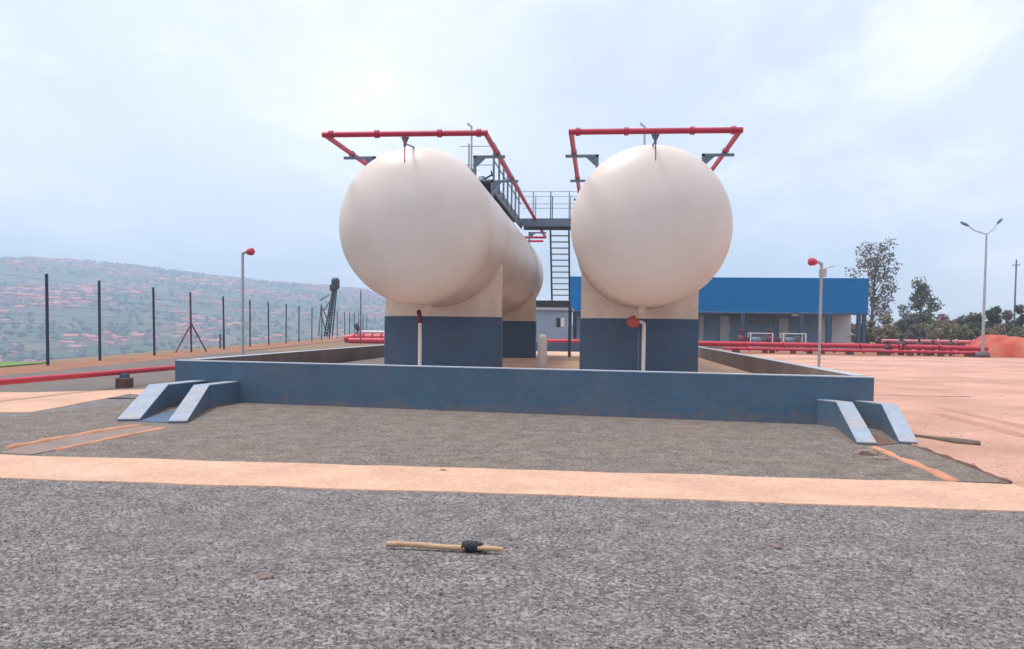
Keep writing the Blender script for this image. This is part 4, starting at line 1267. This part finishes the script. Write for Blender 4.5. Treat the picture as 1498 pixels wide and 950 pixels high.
scatter('gravel', 1600, gen_yard, .012, ((.16, .09, .07), (.30, .18, .13), (.42, .30, .24)), 'sparse small stones lying on the orange yard', 9)
trk = mat('tracked_earth', (.44, .245, .18), (.37, .205, .15), 1.1, .95, speck=.2, spec=.1, world=True)
for (a, b) in ((G(1375, 598), G(1560, 640)), (G(1372, 607), G(1560, 655))):
    t = (b - a).normalized(); n_ = Vector((-t.y, t.x, 0)) * .11
    sheet('tyre_track', [a - n_, b - n_, b + n_, a + n_], .018, trk, .07, 31)

# ------------------------------------------------------------------ air
mb = MB(); mb.box((-1000, 1150, 60), (3600, 3000, 330))
hz = bpy.data.materials.new('haze'); hz.use_nodes = True
N = hz.node_tree.nodes; L = hz.node_tree.links; N.remove(N['Principled BSDF'])
pv = N.new('ShaderNodeVolumePrincipled'); pv.inputs['Density'].default_value = .00066; pv.inputs['Color'].default_value = (.58, .76, 1.0, 1); pv.inputs['Anisotropy'].default_value = .2
L.new(pv.outputs[0], N['Material Output'].inputs['Volume'])
o = mb.build('haze', hz); kind(o, 'stuff', 'pale blue haze over the valley')

# ------------------------------------------------------------------ sky, sun, camera
SUN_EL, SUN_AZ = R(70), R(-85)      # azimuth from +Y towards +X: the sun stands high, to the left and a little behind the camera
w = bpy.data.worlds.new('World'); scene.world = w; w.use_nodes = True
N = w.node_tree.nodes; L = w.node_tree.links
bg = N['Background']
sky = N.new('ShaderNodeTexSky'); sky.sky_type = 'NISHITA'; sky.sun_disc = False
sky.sun_elevation = SUN_EL; sky.sun_rotation = SUN_AZ; sky.air_density = 1.0; sky.dust_density = 2.0; sky.ozone_density = 1.0
tc = N.new('ShaderNodeTexCoord')
sx = N.new('ShaderNodeSeparateXYZ'); L.new(tc.outputs['Generated'], sx.inputs[0])
def math_(op, a, b=None):
    n = N.new('ShaderNodeMath'); n.operation = op
    for i, q in enumerate((a, b)):
        if q is None: continue
        if isinstance(q, (int, float)): n.inputs[i].default_value = q
        else: L.new(q, n.inputs[i])
    return n.outputs[0]
den = math_('ADD', math_('MAXIMUM', sx.outputs[2], 0.0), .16)
cx, cy = math_('DIVIDE', sx.outputs[0], den), math_('DIVIDE', sx.outputs[1], den)
cb = N.new('ShaderNodeCombineXYZ'); L.new(cx, cb.inputs[0]); L.new(cy, cb.inputs[1])
def cloud(scale, det, off, lo, hi, rough=.55):
    mp = N.new('ShaderNodeMapping'); mp.inputs['Location'].default_value = off; mp.inputs['Rotation'].default_value = (0, 0, R(25)); mp.inputs['Scale'].default_value = (1, .62, 1)
    L.new(cb.outputs[0], mp.inputs[0])
    n = N.new('ShaderNodeTexNoise'); n.inputs['Scale'].default_value = scale; n.inputs['Detail'].default_value = det; n.inputs['Roughness'].default_value = rough
    n.inputs['Distortion'].default_value = .35
    L.new(mp.outputs[0], n.inputs['Vector'])
    r = N.new('ShaderNodeMapRange'); r.interpolation_type = 'SMOOTHSTEP'; r.inputs['From Min'].default_value = lo; r.inputs['From Max'].default_value = hi
    L.new(n.outputs['Fac'], r.inputs['Value']); return r.outputs[0]
veil = cloud(.55, 5, (3.1, .4, 0), .25, .62)
puff = cloud(1.25, 9, (1.9, 3.6, 0), .46, .70, .6)
SK = .10
mx1 = N.new('ShaderNodeMix'); mx1.data_type = 'RGBA'
fac1 = math_('ADD', math_('MULTIPLY', veil, .45), .42)
L.new(fac1, mx1.inputs[0]); L.new(sky.outputs[0], mx1.inputs[6]); mx1.inputs[7].default_value = (6.5, 6.65, 7.15, 1)
mx2 = N.new('ShaderNodeMix'); mx2.data_type = 'RGBA'
L.new(math_('MULTIPLY', puff, .85), mx2.inputs[0]); L.new(mx1.outputs[2], mx2.inputs[6]); mx2.inputs[7].default_value = (7.7, 7.65, 7.9, 1)
L.new(mx2.outputs[2], bg.inputs['Color']); bg.inputs['Strength'].default_value = SK

sun = bpy.data.lights.new('sun', 'SUN'); sun.energy = 2.0; sun.angle = R(18); sun.color = (1.0, .94, .86)
so = bpy.data.objects.new('sun', sun); COL.objects.link(so)
sd = Vector((math.sin(SUN_AZ) * math.cos(SUN_EL), math.cos(SUN_AZ) * math.cos(SUN_EL), math.sin(SUN_EL)))
so.rotation_euler = sd.to_track_quat('Z', 'Y').to_euler()

cam = bpy.data.cameras.new('camera'); co = bpy.data.objects.new('camera', cam); COL.objects.link(co)
cam.sensor_fit = 'HORIZONTAL'; cam.sensor_width = 36; cam.lens = 36 * F / W
cam.shift_x = (W / 2 - PX) / W; cam.shift_y = (PY - H / 2) / W
cam.clip_start = .05; cam.clip_end = 9000
co.matrix_world = Matrix(((rt.x, up.x, -fwd.x, EYE.x), (rt.y, up.y, -fwd.y, EYE.y), (rt.z, up.z, -fwd.z, EYE.z), (0, 0, 0, 1)))
scene.camera = co
scene.view_settings.view_transform = 'Standard'; scene.view_settings.look = 'None'
scene.view_settings.exposure = .85; scene.view_settings.gamma = 1
scene.view_settings.use_curve_mapping = False
scene.cycles.use_denoising = True
scene.cycles.volume_bounces = 1
scene.cycles.max_bounces = 8
print('PX,PY', PX, PY, 'A', A, 'B', B, 'ZC', ZC, 'TX', TX, 'ZS', ZS, 'DT', DT, 'XE', XE)
